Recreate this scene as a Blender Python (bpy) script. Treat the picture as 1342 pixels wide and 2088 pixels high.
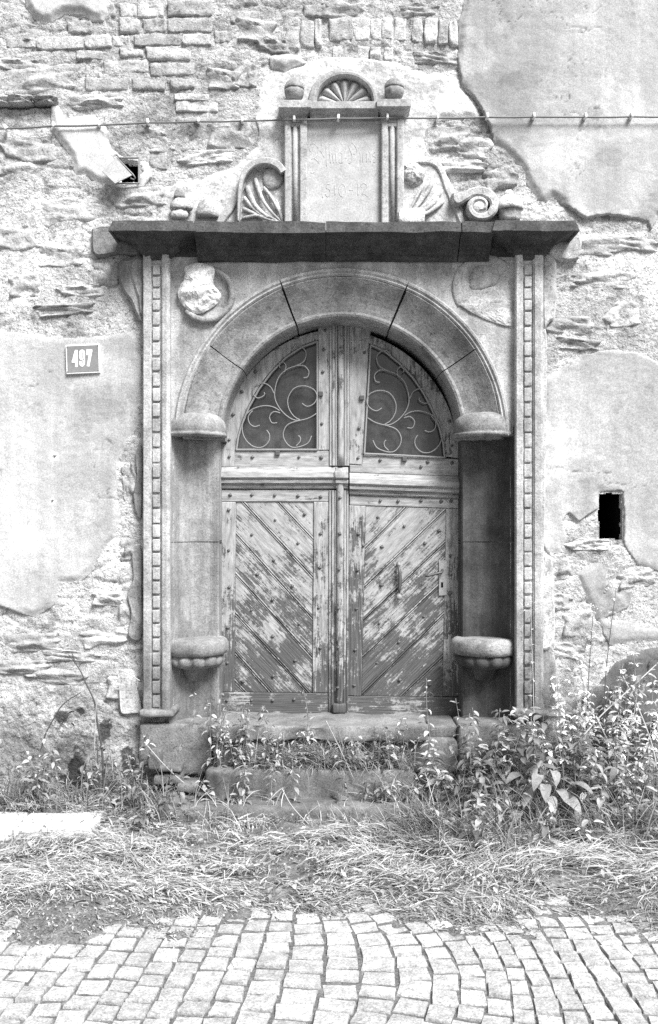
import bpy, math, random
import numpy as np
from math import pi, sin, cos, radians
random.seed(7)
rng = np.random.default_rng(7)
for o in list(bpy.data.objects): bpy.data.objects.remove(o)
scene = bpy.context.scene
# ------------------------------------------------------------ camera, sky, sun, exposure
D, F, EYE, YH, CX = 5.5, 1833.0, 1.695, 1075.0, 671.0
cam_d = bpy.data.cameras.new('camera'); cam = bpy.data.objects.new('camera', cam_d)
scene.collection.objects.link(cam); scene.camera = cam
cam.location = (0, -D, EYE); cam.rotation_euler = (pi/2, 0, 0)
cam_d.sensor_fit = 'HORIZONTAL'; cam_d.sensor_width = 36; cam_d.lens = 36*F/1342
cam_d.shift_y = (YH-1044)/1342; cam_d.clip_end = 500; cam_d.clip_start = .05
SUN = (0.58, -0.80, 1.20)                       # towards the hazy sun: right, front, above
w = bpy.data.worlds.new('World'); scene.world = w; w.use_nodes = True
nt = w.node_tree; bg = nt.nodes['Background']
sky = nt.nodes.new('ShaderNodeTexSky'); sky.sky_type = 'NISHITA'; sky.sun_disc = False
sky.sun_elevation = math.atan2(SUN[2], math.hypot(SUN[0], SUN[1])); sky.sun_rotation = math.atan2(SUN[0], SUN[1])
sky.dust_density = 4; sky.air_density = 1
bw = nt.nodes.new('ShaderNodeRGBToBW')           # black and white film: the light has no hue
nt.links.new(sky.outputs[0], bw.inputs[0]); nt.links.new(bw.outputs[0], bg.inputs[0])
bg.inputs[1].default_value = 0.05
sd = bpy.data.lights.new('sun', 'SUN'); sd.energy = 2.6; sd.angle = radians(24); sd.color = (1, 1, 1)
sun = bpy.data.objects.new('sun', sd); scene.collection.objects.link(sun)
from mathutils import Vector, Matrix
sun.rotation_euler = Vector(SUN).to_track_quat('Z', 'Y').to_euler(); sun.location = (3, -5, 8)
vs = scene.view_settings
vs.view_transform = 'Standard'; vs.look = 'None'; vs.gamma = 1; vs.use_curve_mapping = False
vs.exposure = 1.56
scene.cycles.use_denoising = False                 # a little grain, as on the film
scene.cycles.max_bounces = 5; scene.cycles.diffuse_bounces = 3; scene.cycles.caustics_reflective = False; scene.cycles.caustics_refractive = False

# ------------------------------------------------------------ helpers
COL = scene.collection.objects
ORG = {}
def P(px, py, out=0.0):                           # photograph pixel at a known distance -> metres
    s = (D-out)/F
    return ((px-CX)*s, -out, EYE+(YH-py)*s)
def XZ(px, py, out=0.0):
    p = P(px, py, out); return (p[0], p[2])
def tag(o, label=None, cat=None, group=None, kind=None):
    if label: o['label'] = label
    if cat: o['category'] = cat
    if group: o['group'] = group
    if kind: o['kind'] = kind
    return o
def link(o, parent, org):
    COL.link(o); ORG[o.name] = np.array(org, float)
    if parent is not None: o.parent = parent
def thing(name, loc, label, cat, group=None):
    o = bpy.data.objects.new(name, None); o.empty_display_size = .1
    link(o, None, loc); o.location = loc
    return tag(o, label, cat, group)
def raw_mesh(name, V, Fs, smooth=False, tone=None):
    m = bpy.data.meshes.new(name)
    V = np.asarray(V, float)
    if isinstance(Fs, np.ndarray):
        n, k = Fs.shape
        m.vertices.add(len(V)); m.vertices.foreach_set('co', V.astype(np.float32).ravel())
        m.loops.add(n*k); m.loops.foreach_set('vertex_index', Fs.astype(np.int32).ravel())
        m.polygons.add(n); m.polygons.foreach_set('loop_start', np.arange(0, n*k, k, dtype=np.int32))
        try: m.polygons.foreach_set('loop_total', np.full(n, k, dtype=np.int32))
        except Exception: pass
        m.update(calc_edges=True)
    else:
        m.from_pydata([tuple(v) for v in V], [], Fs)
    if smooth: m.polygons.foreach_set('use_smooth', np.ones(len(m.polygons), bool))
    if tone is not None:
        a = m.attributes.new('tone', 'FLOAT', 'POINT'); a.data.foreach_set('value', np.asarray(tone, np.float32))
    m.validate(); m.update()
    return m
def fixn(m):
    import bmesh
    b = bmesh.new(); b.from_mesh(m); bmesh.ops.recalc_face_normals(b, faces=b.faces); b.to_mesh(m); b.free()
def mk(name, V, Fs, mat, parent=None, smooth=False, tone=None, kind=None, fix=True):
    V = np.asarray(V, float); org = ORG[parent.name] if parent is not None else np.zeros(3)
    if tone is None and mat.get('tone'): tone = np.ones(len(V))
    m = raw_mesh(name, V-org, Fs, smooth, tone)
    if fix and len(m.polygons) < 60000: fixn(m)
    m.materials.append(mat)
    o = bpy.data.objects.new(name, m); link(o, parent, org)
    if kind: o['kind'] = kind
    return o
def inst(name, mesh, loc, parent=None, rot=(0, 0, 0), scale=(1, 1, 1)):
    o = bpy.data.objects.new(name, mesh); org = ORG[parent.name] if parent is not None else np.zeros(3)
    link(o, parent, np.array(loc, float)); o.location = np.array(loc, float)-org
    o.rotation_euler = rot; o.scale = scale
    return o
class G:                                          # collects pieces of one mesh
    def __init__(s): s.V = []; s.F = []
    def add(s, V, Fs):
        b = len(s.V); s.V += [tuple(v) for v in V]; s.F += [tuple(int(i)+b for i in f) for f in Fs]
        return s
    def mk(s, name, mat, parent=None, smooth=False, **k): return mk(name, s.V, s.F, mat, parent, smooth, **k)
# --- noise
def _h(i, j, k, s):
    n = (i.astype(np.int64)*374761393+j.astype(np.int64)*668265263+k.astype(np.int64)*1440662683+s*974711+12345) & 0xffffffff
    n = ((n ^ (n >> 13))*1274126177) & 0xffffffff
    n = ((n ^ (n >> 15))*2246822519) & 0xffffffff
    return ((n ^ (n >> 16)) & 0xffffff)/float(0xffffff)
def vn2(x, y, s=0):
    xi = np.floor(x); yi = np.floor(y); fx = x-xi; fy = y-yi; z = np.zeros_like(xi)
    fx = fx*fx*fx*(fx*(fx*6-15)+10); fy = fy*fy*fy*(fy*(fy*6-15)+10)
    a = _h(xi, yi, z, s); b = _h(xi+1, yi, z, s); c = _h(xi, yi+1, z, s); d = _h(xi+1, yi+1, z, s)
    return (a*(1-fx)+b*fx)*(1-fy)+(c*(1-fx)+d*fx)*fy
def fbm(x, y, o=4, s=0, g=.5):
    x = np.asarray(x, float); y = np.asarray(y, float)
    t = 0; a = 1; n = 0
    for q in range(o):
        t = t+a*(vn2(x*2**q+q*17.3, y*2**q-q*9.7, s+q)*2-1); n += a; a *= g
    return t/n
def vn3(p, s=0):
    i = np.floor(p); f = p-i; f = f*f*(3-2*f); r = 0
    for dx in (0, 1):
        for dy in (0, 1):
            for dz in (0, 1):
                wt = (f[:, 0] if dx else 1-f[:, 0])*(f[:, 1] if dy else 1-f[:, 1])*(f[:, 2] if dz else 1-f[:, 2])
                r = r+wt*_h(i[:, 0]+dx, i[:, 1]+dy, i[:, 2]+dz, s)
    return r*2-1
def fbm3(p, o=3, s=0):
    t = 0; a = 1; n = 0
    for q in range(o): t = t+a*vn3(p*2**q+q*7.1, s+q); n += a; a *= .5
    return t/n
def sstep(a, b, x):
    t = np.clip((x-a)/(b-a), 0, 1); return t*t*(3-2*t)
def voro(x, y, s=0, jit=.9):
    xi = np.floor(x); yi = np.floor(y); f1 = np.full(x.shape, 9.); f2 = np.full(x.shape, 9.); cid = np.zeros(x.shape)
    for dx in (-1, 0, 1):
        for dy in (-1, 0, 1):
            cx = xi+dx; cy = yi+dy; z = np.zeros_like(cx)
            px = cx+.5+jit*(_h(cx, cy, z, s)-.5); py = cy+.5+jit*(_h(cx, cy, z+1, s)-.5); r = _h(cx, cy, z+2, s)
            d = np.hypot(px-x, py-y); n = d < f1
            f2 = np.where(n, f1, np.minimum(f2, d)); cid = np.where(n, r, cid); f1 = np.where(n, d, f1)
    return f1, f2, cid
def poly_sd(x, y, poly):                          # >0 inside
    poly = np.asarray(poly, float); dmin = np.full(x.shape, 1e9); ins = np.zeros(x.shape, bool); n = len(poly)
    for i in range(n):
        a = poly[i]; b = poly[(i+1) % n]; e = b-a
        t = np.clip(((x-a[0])*e[0]+(y-a[1])*e[1])/(e@e+1e-12), 0, 1)
        dmin = np.minimum(dmin, np.hypot(x-a[0]-t*e[0], y-a[1]-t*e[1]))
        c = ((a[1] <= y) != (b[1] <= y)) & (x < (b[0]-a[0])*(y-a[1])/(b[1]-a[1]+1e-12)+a[0])
        ins ^= c
    return np.where(ins, dmin, -dmin)
def crom(pts, n=8, closed=False):
    pts = [np.array(p, float) for p in pts]; out = []
    m = len(pts)
    for i in range(m if closed else m-1):
        if closed: a, b, c, d = (pts[(i+q) % m] for q in (-1, 0, 1, 2))
        else: a, b, c, d = pts[max(i-1, 0)], pts[i], pts[i+1], pts[min(i+2, m-1)]
        for k in range(n):
            t = k/n
            out.append(.5*((2*b)+(c-a)*t+(2*a-5*b+4*c-d)*t*t+(3*b-a-3*c+d)*t**3))
    if not closed: out.append(pts[-1])
    return np.array(out)
# --- shapes (world coords, out = -y)
def box(g, x0, x1, o0, o1, z0, z1):
    v = [(x, -o, z) for x in (x0, x1) for o in (o0, o1) for z in (z0, z1)]
    return g.add(v, [(0, 1, 3, 2), (4, 6, 7, 5), (0, 4, 5, 1), (2, 3, 7, 6), (0, 2, 6, 4), (1, 5, 7, 3)])
def inset(poly, c):
    poly = np.asarray(poly, float); n = len(poly)
    ar = .5*sum(poly[i][0]*poly[(i+1) % n][1]-poly[(i+1) % n][0]*poly[i][1] for i in range(n))
    sg = 1 if ar > 0 else -1; res = []
    for i in range(n):
        a, b, d = poly[i-1], poly[i], poly[(i+1) % n]
        u = (b-a)/(np.linalg.norm(b-a)+1e-9); v = (d-b)/(np.linalg.norm(d-b)+1e-9)
        nu = sg*np.array([-u[1], u[0]]); nv = sg*np.array([-v[1], v[0]]); h = nu+nv
        k = max(h@h/2, .35)
        res.append(b+h*c/k)
    return np.array(res)
def prism(g, poly, o0, o1, c=.004):               # polygon in (x,z), chamfered front
    poly = np.asarray(poly, float); n = len(poly); ip = inset(poly, c) if c > 0 else poly
    V = [(p[0], -o0, p[1]) for p in poly]+[(p[0], -(o1-c), p[1]) for p in poly]+[(p[0], -o1, p[1]) for p in ip]
    Fs = [tuple(range(n)), tuple(range(3*n-1, 2*n-1, -1))]
    for r in (0, 1):
        for i in range(n): j = (i+1) % n; Fs.append((r*n+i, r*n+j, (r+1)*n+j, (r+1)*n+i))
    return g.add(V, Fs)
def strip(g, A, Bc, o0, o1, c=.003):              # solid band between two curves (x,z)
    n = len(A); A = np.asarray(A); Bc = np.asarray(Bc); d = Bc-A; L = np.linalg.norm(d, axis=1)[:, None]+1e-9
    Ai = A+d/L*c; Bi = Bc-d/L*c
    V = []
    for i in range(n):
        V += [(A[i][0], -o0, A[i][1]), (A[i][0], -(o1-c), A[i][1]), (Ai[i][0], -o1, Ai[i][1]), (Bi[i][0], -o1, Bi[i][1]), (Bc[i][0], -(o1-c), Bc[i][1]), (Bc[i][0], -o0, Bc[i][1])]
    Fs = []
    for i in range(n-1):
        for k in range(6): l = (k+1) % 6; Fs.append((i*6+k, i*6+l, i*6+6+l, i*6+6+k))
    Fs += [tuple(range(6)), tuple(range((n-1)*6+5, (n-1)*6-1, -1))]
    return g.add(V, Fs)
def clip_half(poly, p, nrm):                      # keep side where (q-p).n >= 0
    res = []; n = len(poly)
    for i in range(n):
        a = np.array(poly[i]); b = np.array(poly[(i+1) % n]); da = (a-p)@nrm; db = (b-p)@nrm
        if da >= 0: res.append(a)
        if (da >= 0) != (db >= 0): res.append(a+(b-a)*da/(da-db))
    return res
def sweep_x(g, prof, x0, x1, n=1, wob=0, seed=0): # closed profile of (out,z) along x
    k = len(prof); V = []
    for i in range(n+1):
        x = x0+(x1-x0)*i/n
        for j, (o, z) in enumerate(prof):
            dz = wob*float(vn3(np.array([[x*6, j*.7, seed*3.1]]))[0]) if wob else 0
            V.append((x, -(o+dz*.6), z+dz))
    Fs = [tuple(range(k)), tuple(range(n*k+k-1, n*k-1, -1))]
    for i in range(n):
        for j in range(k): l = (j+1) % k; Fs.append((i*k+j, i*k+l, i*k+k+l, i*k+k+j))
    return g.add(V, Fs)
def sweep_z(g, plan, z0, z1, n=1):                # closed plan of (x,out) along z
    k = len(plan); V = []
    for i in range(n+1):
        z = z0+(z1-z0)*i/n
        V += [(x, -o, z) for (x, o) in plan]
    Fs = [tuple(range(k)), tuple(range(n*k+k-1, n*k-1, -1))]
    for i in range(n):
        for j in range(k): l = (j+1) % k; Fs.append((i*k+j, i*k+l, i*k+k+l, i*k+k+j))
    return g.add(V, Fs)
def tube(g, path, r, n=6, r1=None, cap=True):
    path = np.asarray(path, float); m = len(path); V = []; up = np.array([.3, .2, 1.]); 
    for i in range(m):
        t = path[min(i+1, m-1)]-path[max(i-1, 0)]; t = t/(np.linalg.norm(t)+1e-9)
        a = np.cross(t, up); 
        if np.linalg.norm(a) < .1: a = np.cross(t, np.array([1., 0, 0]))
        a /= np.linalg.norm(a); b = np.cross(t, a)
        rr = (r if r1 is None else r+(r1-r)*i/(m-1)) if not callable(r) else r(i/(m-1))
        for k in range(n): V.append(path[i]+rr*(a*cos(2*pi*k/n)+b*sin(2*pi*k/n)))
    Fs = []
    for i in range(m-1):
        for k in range(n): l = (k+1) % n; Fs.append((i*n+k, i*n+l, i*n+n+l, i*n+n+k))
    if cap: Fs += [tuple(range(n)), tuple(range((m-1)*n+n-1, (m-1)*n-1, -1))]
    return g.add(V, Fs)
def lathe(g, prof, c, rx=1, ro=1, n=24, mod=None, a0=0, a1=2*pi):  # prof (r,z); centre c=(x,out,z)
    full = abs(a1-a0-2*pi) < 1e-6; m = n if full else n+1; V = []
    for j, (r, z) in enumerate(prof):
        for k in range(m):
            a = a0+(a1-a0)*k/n; q = mod(j, a) if mod else 1
            V.append((c[0]+r*q*rx*cos(a), -(c[1]+r*q*ro*sin(a)), c[2]+z))
    Fs = []; K = len(prof)
    for j in range(K-1):
        for k in range(n): l = (k+1) % m; Fs.append((j*m+k, j*m+l, j*m+m+l, j*m+m+k))
    Fs += [tuple(range(m)), tuple(range((K-1)*m+m-1, (K-1)*m-1, -1))]
    return g.add(V, Fs)
def rbox(sx, sy, sz, r=.01, amp=.003, seg=(3, 3, 3), seed=0, freq=12., taper=0):  # rounded rough block about origin
    hs = [sx/2, sy/2, sz/2]; cs = []
    for h, s in zip(hs, seg):
        q = min(r, h*.8); inner = list(np.linspace(-h+q, h-q, s+1)); cs.append([-h, -h+q*.35]+inner+[h-q*.35, h])
    idx = {}; V = []; Fs = []
    def vid(p):
        k = tuple(np.round(p, 6))
        if k not in idx: idx[k] = len(V); V.append(p)
        return idx[k]
    for ax in range(3):
        b, c = (ax+1) % 3, (ax+2) % 3
        for sg in (-1, 1):
            for i in range(len(cs[b])-1):
                for j in range(len(cs[c])-1):
                    q = []
                    for (ii, jj) in ((i, j), (i+1, j), (i+1, j+1), (i, j+1)):
                        p = [0, 0, 0]; p[ax] = sg*hs[ax]; p[b] = cs[b][ii]; p[c] = cs[c][jj]; q.append(vid(p))
                    Fs.append(tuple(q if sg > 0 else q[::-1]))
    V = np.array(V, float); H = np.array(hs); R = np.minimum(r, H*.8)
    inn = np.clip(V, -(H-R), H-R); d = V-inn; L = np.linalg.norm(d/R, axis=1)[:, None]+1e-9
    nd = np.where(L > 1e-6, d/L, 0); V2 = inn+nd
    nr = nd/(np.linalg.norm(nd, axis=1)[:, None]+1e-9)
    V2 = V2+nr*(amp*fbm3(V2*freq+seed*13.7, 3, seed))[:, None]
    if taper: V2[:, :2] *= (1+taper*(V2[:, 2]/hs[2]))[:, None]
    return V2, Fs
def rblock(name, x0, x1, o0, o1, z0, z1, mat, parent, r=.012, amp=.005, seg=(6, 2, 3), seed=1, smooth=True, freq=9.):
    V, Fs = rbox(x1-x0, o1-o0, z1-z0, r, amp, seg, seed, freq)
    V = V+np.array([(x0+x1)/2, -(o0+o1)/2, (z0+z1)/2])
    return mk(name, V, Fs, mat, parent, smooth)
# ------------------------------------------------------------ materials: greys only, as on the black and white film
def gmat(name, lo, hi, scale=5., rough=.9, bump=.25, bs=90., fine=.12, tone=False, rnd=0, streak=0, stain=None, spec=.25, speck=0, bdist=.004, fsc=None, grain=.20, mid=.16, blot=0):
    m = bpy.data.materials.new(name); m.use_nodes = True; t = m.node_tree; N = t.nodes; L = t.links; bs_ = N['Principled BSDF']
    geo = N.new('ShaderNodeNewGeometry'); co = geo.outputs['Position']
    if rnd:
        oi = N.new('ShaderNodeObjectInfo'); va = N.new('ShaderNodeVectorMath'); va.operation = 'MULTIPLY_ADD'
        va.inputs[1].default_value = (9, 7, 5); L.new(oi.outputs['Random'], va.inputs[0]); L.new(co, va.inputs[2]); co = va.outputs[0]
    def noise(sc, det=6, ro=.6, vec=co, scv=None):
        n = N.new('ShaderNodeTexNoise'); n.inputs['Scale'].default_value = sc; n.inputs['Detail'].default_value = det; n.inputs['Roughness'].default_value = ro
        if scv:
            mp = N.new('ShaderNodeMapping'); mp.inputs['Scale'].default_value = scv; L.new(vec, mp.inputs[0]); vec = mp.outputs[0]
        L.new(vec, n.inputs['Vector']); return n.outputs[0]
    def mr(v, a, b, c, d, sm=False):
        n = N.new('ShaderNodeMapRange'); n.inputs[1].default_value = a; n.inputs[2].default_value = b; n.inputs[3].default_value = c; n.inputs[4].default_value = d
        if sm: n.interpolation_type = 'SMOOTHSTEP'
        L.new(v, n.inputs[0]); return n.outputs[0]
    def ma(op, a, b):
        n = N.new('ShaderNodeMath'); n.operation = op
        for i, q in enumerate((a, b)):
            if isinstance(q, (int, float)): n.inputs[i].default_value = q
            else: L.new(q, n.inputs[i])
        return n.outputs[0]
    v = mr(noise(scale), .32, .68, lo, hi)
    f = noise(fsc or min(bs*1.6, 160), 3, .7)
    v = ma('MULTIPLY', v, mr(f, .36, .64, 1-fine, 1+fine))
    g3 = noise(115, 2, .5); v = ma('MULTIPLY', v, mr(g3, .30, .70, 1-grain, 1+grain))
    if mid: v = ma('MULTIPLY', v, mr(noise(17, 8, .68), .34, .66, 1-mid, 1+mid*.7))
    if speck: v = ma('MULTIPLY', v, mr(noise(48, 5, .7), .54, .64, 1, 1-speck, True))
    if blot: v = ma('MULTIPLY', v, mr(noise(3.1, 8, .68), .48, .62, 1, 1-blot, True))
    if streak: v = ma('MULTIPLY', v, mr(noise(1.0, 6, .6, scv=(14, 14, 1.3)), .35, .7, 1+streak*.35, 1-streak))
    if stain:                                      # (z low, z high, factor): weather stain with a ragged edge
        sp = N.new('ShaderNodeSeparateXYZ'); L.new(geo.outputs['Position'], sp.inputs[0])
        zz = ma('ADD', sp.outputs[2], mr(noise(2.2, 7, .65, geo.outputs['Position']), .2, .8, -.9, .9))
        v = ma('MULTIPLY', v, mr(zz, stain[0], stain[1], stain[2], 1, True))
    if tone:
        at = N.new('ShaderNodeAttribute'); at.attribute_name = 'tone'; v = ma('MULTIPLY', v, at.outputs['Fac'])
    if rnd:
        v = ma('MULTIPLY', v, mr(oi.outputs['Random'], 0, 1, 1-rnd, 1+rnd))
    cb = N.new('ShaderNodeCombineColor')
    for i in range(3): L.new(v, cb.inputs[i])
    L.new(cb.outputs[0], bs_.inputs['Base Color'])
    bs_.inputs['Roughness'].default_value = rough; bs_.inputs['Specular IOR Level'].default_value = spec
    if bump:
        b = N.new('ShaderNodeBump'); b.inputs['Strength'].default_value = bump; b.inputs['Distance'].default_value = bdist
        hh = ma('ADD', noise(bs, 5, .7), ma('MULTIPLY', noise(bs*.25, 4, .6), 1.5))
        L.new(hh, b.inputs['Height']); L.new(b.outputs[0], bs_.inputs['Normal'])
    m['tone'] = 1 if tone else 0
    return m
def plain(name, v, rough=.6, metal=0, spec=.4):
    m = bpy.data.materials.new(name); m.use_nodes = True; b = m.node_tree.nodes['Principled BSDF']
    b.inputs['Base Color'].default_value = (v, v, v, 1); b.inputs['Roughness'].default_value = rough; b.inputs['Metallic'].default_value = metal; b.inputs['Specular IOR Level'].default_value = spec
    return m
def wood(name, ang, bias=0.0):                     # flaking pale paint on grey weathered wood, grain at angle ang in the door plane
    m = bpy.data.materials.new(name); m.use_nodes = True; t = m.node_tree; N = t.nodes; L = t.links; bs_ = N['Principled BSDF']
    geo = N.new('ShaderNodeNewGeometry'); oi = N.new('ShaderNodeObjectInfo')
    va = N.new('ShaderNodeVectorMath'); va.operation = 'MULTIPLY_ADD'; va.inputs[1].default_value = (3.1, 1.7, 2.3)
    L.new(oi.outputs['Random'], va.inputs[0]); L.new(geo.outputs['Position'], va.inputs[2])
    rt = N.new('ShaderNodeMapping'); rt.inputs['Rotation'].default_value = (0, ang, 0); L.new(va.outputs[0], rt.inputs[0])
    def noise(scv, det=6, ro=.6):
        mp = N.new('ShaderNodeMapping'); mp.inputs['Scale'].default_value = scv; L.new(rt.outputs[0], mp.inputs[0])
        n = N.new('ShaderNodeTexNoise'); n.inputs['Scale'].default_value = 1; n.inputs['Detail'].default_value = det; n.inputs['Roughness'].default_value = ro
        L.new(mp.outputs[0], n.inputs['Vector']); return n.outputs[0]
    def mr(v, a, b, c, d, sm=False):
        n = N.new('ShaderNodeMapRange'); n.inputs[1].default_value = a; n.inputs[2].default_value = b; n.inputs[3].default_value = c; n.inputs[4].default_value = d
        if sm: n.interpolation_type = 'SMOOTHSTEP'
        L.new(v, n.inputs[0]); return n.outputs[0]
    def ma(op, a, b):
        n = N.new('ShaderNodeMath'); n.operation = op
        for i, q in enumerate((a, b)):
            if isinstance(q, (int, float)): n.inputs[i].default_value = q
            else: L.new(q, n.inputs[i])
        return n.outputs[0]
    sp = N.new('ShaderNodeSeparateXYZ'); L.new(geo.outputs['Position'], sp.inputs[0])
    zb = mr(sp.outputs[2], .5, 1.9, -.155, .05)
    zt = mr(sp.outputs[2], 2.35, 2.95, 0, -.035)
    big = noise((6, 6, 6), 5, .65)
    flake = ma('ADD', ma('MULTIPLY', noise((6, 75, 90), 8, .72), .60), ma('MULTIPLY', noise((60, 60, 60), 5, .65), .25))
    q = ma('ADD', ma('ADD', flake, ma('MULTIPLY', big, .62)), ma('ADD', ma('ADD', zb, zt), bias))
    mask = mr(q, .637, .697, 0, 1)
    grain = noise((6, 160, 200), 4, .6)
    woodv = mr(grain, .3, .7, .04, .14); paintv = ma('MULTIPLY', mr(noise((9, 40, 46), 7, .68), .33, .67, .20, .46), mr(grain, .3, .7, .9, 1.06))
    mx = N.new('ShaderNodeMix'); mx.data_type = 'FLOAT'; L.new(mask, mx.inputs[0]); L.new(woodv, mx.inputs[2]); L.new(paintv, mx.inputs[3])
    cb = N.new('ShaderNodeCombineColor')
    for i in range(3): L.new(mx.outputs[0], cb.inputs[i])
    L.new(cb.outputs[0], bs_.inputs['Base Color']); bs_.inputs['Roughness'].default_value = .75; bs_.inputs['Specular IOR Level'].default_value = .25
    b = N.new('ShaderNodeBump'); b.inputs['Strength'].default_value = .55; b.inputs['Distance'].default_value = .003
    L.new(ma('ADD', ma('MULTIPLY', mask, .8), grain), b.inputs['Height']); L.new(b.outputs[0], bs_.inputs['Normal'])
    return m
M = {}
M['rubble'] = gmat('rubble_masonry', .46, .68, 5, bump=.9, bs=70, fine=.18, tone=True, speck=.55, mid=.22, bdist=.010)
M['plaster'] = gmat('old_plaster', .43, .57, 1.7, bump=.35, bs=120, fine=.13, tone=True, streak=.16, bdist=.003, mid=.06)
M['plaster_grey'] = gmat('grey_render', .20, .36, 3, bump=.3, bs=160, fine=.14, tone=True, speck=.3, bdist=.003)
M['lime'] = gmat('lime_render', .44, .68, 6, bump=.6, bs=50, fine=.1, tone=True, speck=.3, mid=.18, bdist=.006)
M['brick'] = gmat('worn_brick', .34, .54, 16, bump=.6, bs=80, fine=.2, rnd=.22, speck=.4, bdist=.006)
M['fieldstone'] = gmat('fieldstone', .30, .55, 9, bump=.6, bs=60, fine=.2, rnd=.25, speck=.4, bdist=.008)
M['stone'] = gmat('pale_sandstone', .36, .58, 4, bump=.6, bs=90, fine=.15, streak=.34, stain=(.2, 2.0, .5), speck=.3, mid=.16, blot=.28, bdist=.004)
M['stone_arch'] = gmat('grey_sandstone', .21, .37, 5, bump=.6, bs=90, fine=.16, streak=.16, speck=.4, mid=.2, blot=.35, bdist=.004)
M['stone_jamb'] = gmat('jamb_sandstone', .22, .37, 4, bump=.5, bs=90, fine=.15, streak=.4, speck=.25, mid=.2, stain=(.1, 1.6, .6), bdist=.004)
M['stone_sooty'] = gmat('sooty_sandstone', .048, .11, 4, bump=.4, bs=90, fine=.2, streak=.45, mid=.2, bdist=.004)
M['stone_dark'] = gmat('cornice_sandstone', .042, .095, 9, bump=.7, bs=80, fine=.3, speck=.4, mid=.25, bdist=.004)
M['stone_carved'] = gmat('carved_sandstone', .34, .60, 9, bump=.7, bs=80, fine=.15, speck=.45, mid=.25, bdist=.004)
M['stone_aed'] = gmat('overdoor_sandstone', .32, .50, 7, bump=.5, bs=90, fine=.12, streak=.2, speck=.3, mid=.2, bdist=.003)
M['tablet'] = gmat('tablet_stone', .40, .48, 3, bump=.15, bs=120, fine=.08, bdist=.002)
M['fresh'] = gmat('fresh_broken_stone', .60, .80, 12, bump=.6, bs=40, fine=.12, speck=.3, bdist=.01)
M['step'] = gmat('step_stone', .10, .21, 5, bump=.4, bs=90, fine=.2, speck=.3, bdist=.005)
M['hole_shade'] = plain('painted_hole_shade', .012, .95, spec=.05)  # near-black colour stands in for the shade inside holes
M['soot'] = gmat('dark_patch', .07, .15, 9, bump=.4, bs=80, fine=.2)
M['wood_v'] = wood('painted_wood_vertical', pi/2, .012); M['wood_h'] = wood('painted_wood_horizontal', 0, .0)
M['wood_dl'] = wood('painted_wood_diagonal_falling', -radians(46), -.005); M['wood_dr'] = wood('painted_wood_diagonal_rising', radians(45), -.02)
M['wood_bare'] = wood('painted_wood_worn', pi/2, -.07)
M['iron'] = plain('wrought_iron', .10, .55, .3); M['iron_pale'] = plain('painted_iron', .26, .6)
M['nail'] = plain('nail_iron', .12, .6, .2)
M['glass'] = gmat('dusty_reflection_glass', .02, .10, 3, rough=.12, streak=.25, bump=0, fine=.06, spec=.5, mid=.1)  # dusty pane, uneven grey streaks painted in as reflections
M['enamel'] = gmat('enamel_plate', .19, .26, 7, rough=.35, bump=0, fine=.05, spec=.5, mid=.05, grain=.08); M['white'] = plain('white_enamel', .85, .4)
M['cable'] = plain('cable_sheath', .16, .5); M['clip'] = plain('cable_clip', .75, .5)
M['zinc'] = gmat('zinc_sheet', .28, .36, 8, rough=.5, bump=0, fine=.08, spec=.5)
M['cobble'] = gmat('granite_cobble', .32, .47, 22, rough=.85, bump=.8, bs=80, fine=.18, rnd=.14, speck=.3, mid=.18, bdist=.004)
M['verge'] = gmat('dry_soil', .09, .22, 12, bump=.8, bs=60, fine=.3, bdist=.01)
M['plinth'] = gmat('plinth_stone', .13, .26, 6, bump=.6, bs=80, fine=.2, speck=.4, blot=.3, bdist=.005)
M['soil'] = gmat('soil', .07, .16, 14, bump=.8, bs=60, fine=.3, bdist=.01)
M['joint'] = gmat('joint_sand', .09, .19, 18, bump=.7, bs=70, fine=.3, bdist=.01)
M['slab'] = gmat('pale_concrete', .46, .66, 6, bump=.3, bs=80, fine=.1, bdist=.004)
def leafmat(name, lo, hi, trans=.35):
    m = gmat(name, lo, hi, 12, rough=.6, bump=0, fine=.1, tone=True, spec=.3)
    b = m.node_tree.nodes['Principled BSDF']; N = m.node_tree.nodes; L = m.node_tree.links
    tr = N.new('ShaderNodeBsdfTranslucent'); mx = N.new('ShaderNodeMixShader'); mx.inputs[0].default_value = trans
    src = b.inputs['Base Color'].links[0].from_socket; L.new(src, tr.inputs[0])
    L.new(b.outputs[0], mx.inputs[1]); L.new(tr.outputs[0], mx.inputs[2]); L.new(mx.outputs[0], N['Material Output'].inputs[0])
    return m
M['hay'] = leafmat('dry_grass', .52, .72); M['green'] = leafmat('green_grass', .20, .40); M['leaf'] = leafmat('weed_leaf', .26, .46, .3)
M['stem'] = plain('weed_stem', .28, .7); M['straw'] = plain('dry_straw', .40, .7); M['twig'] = plain('dark_twig', .07, .8)
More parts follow.
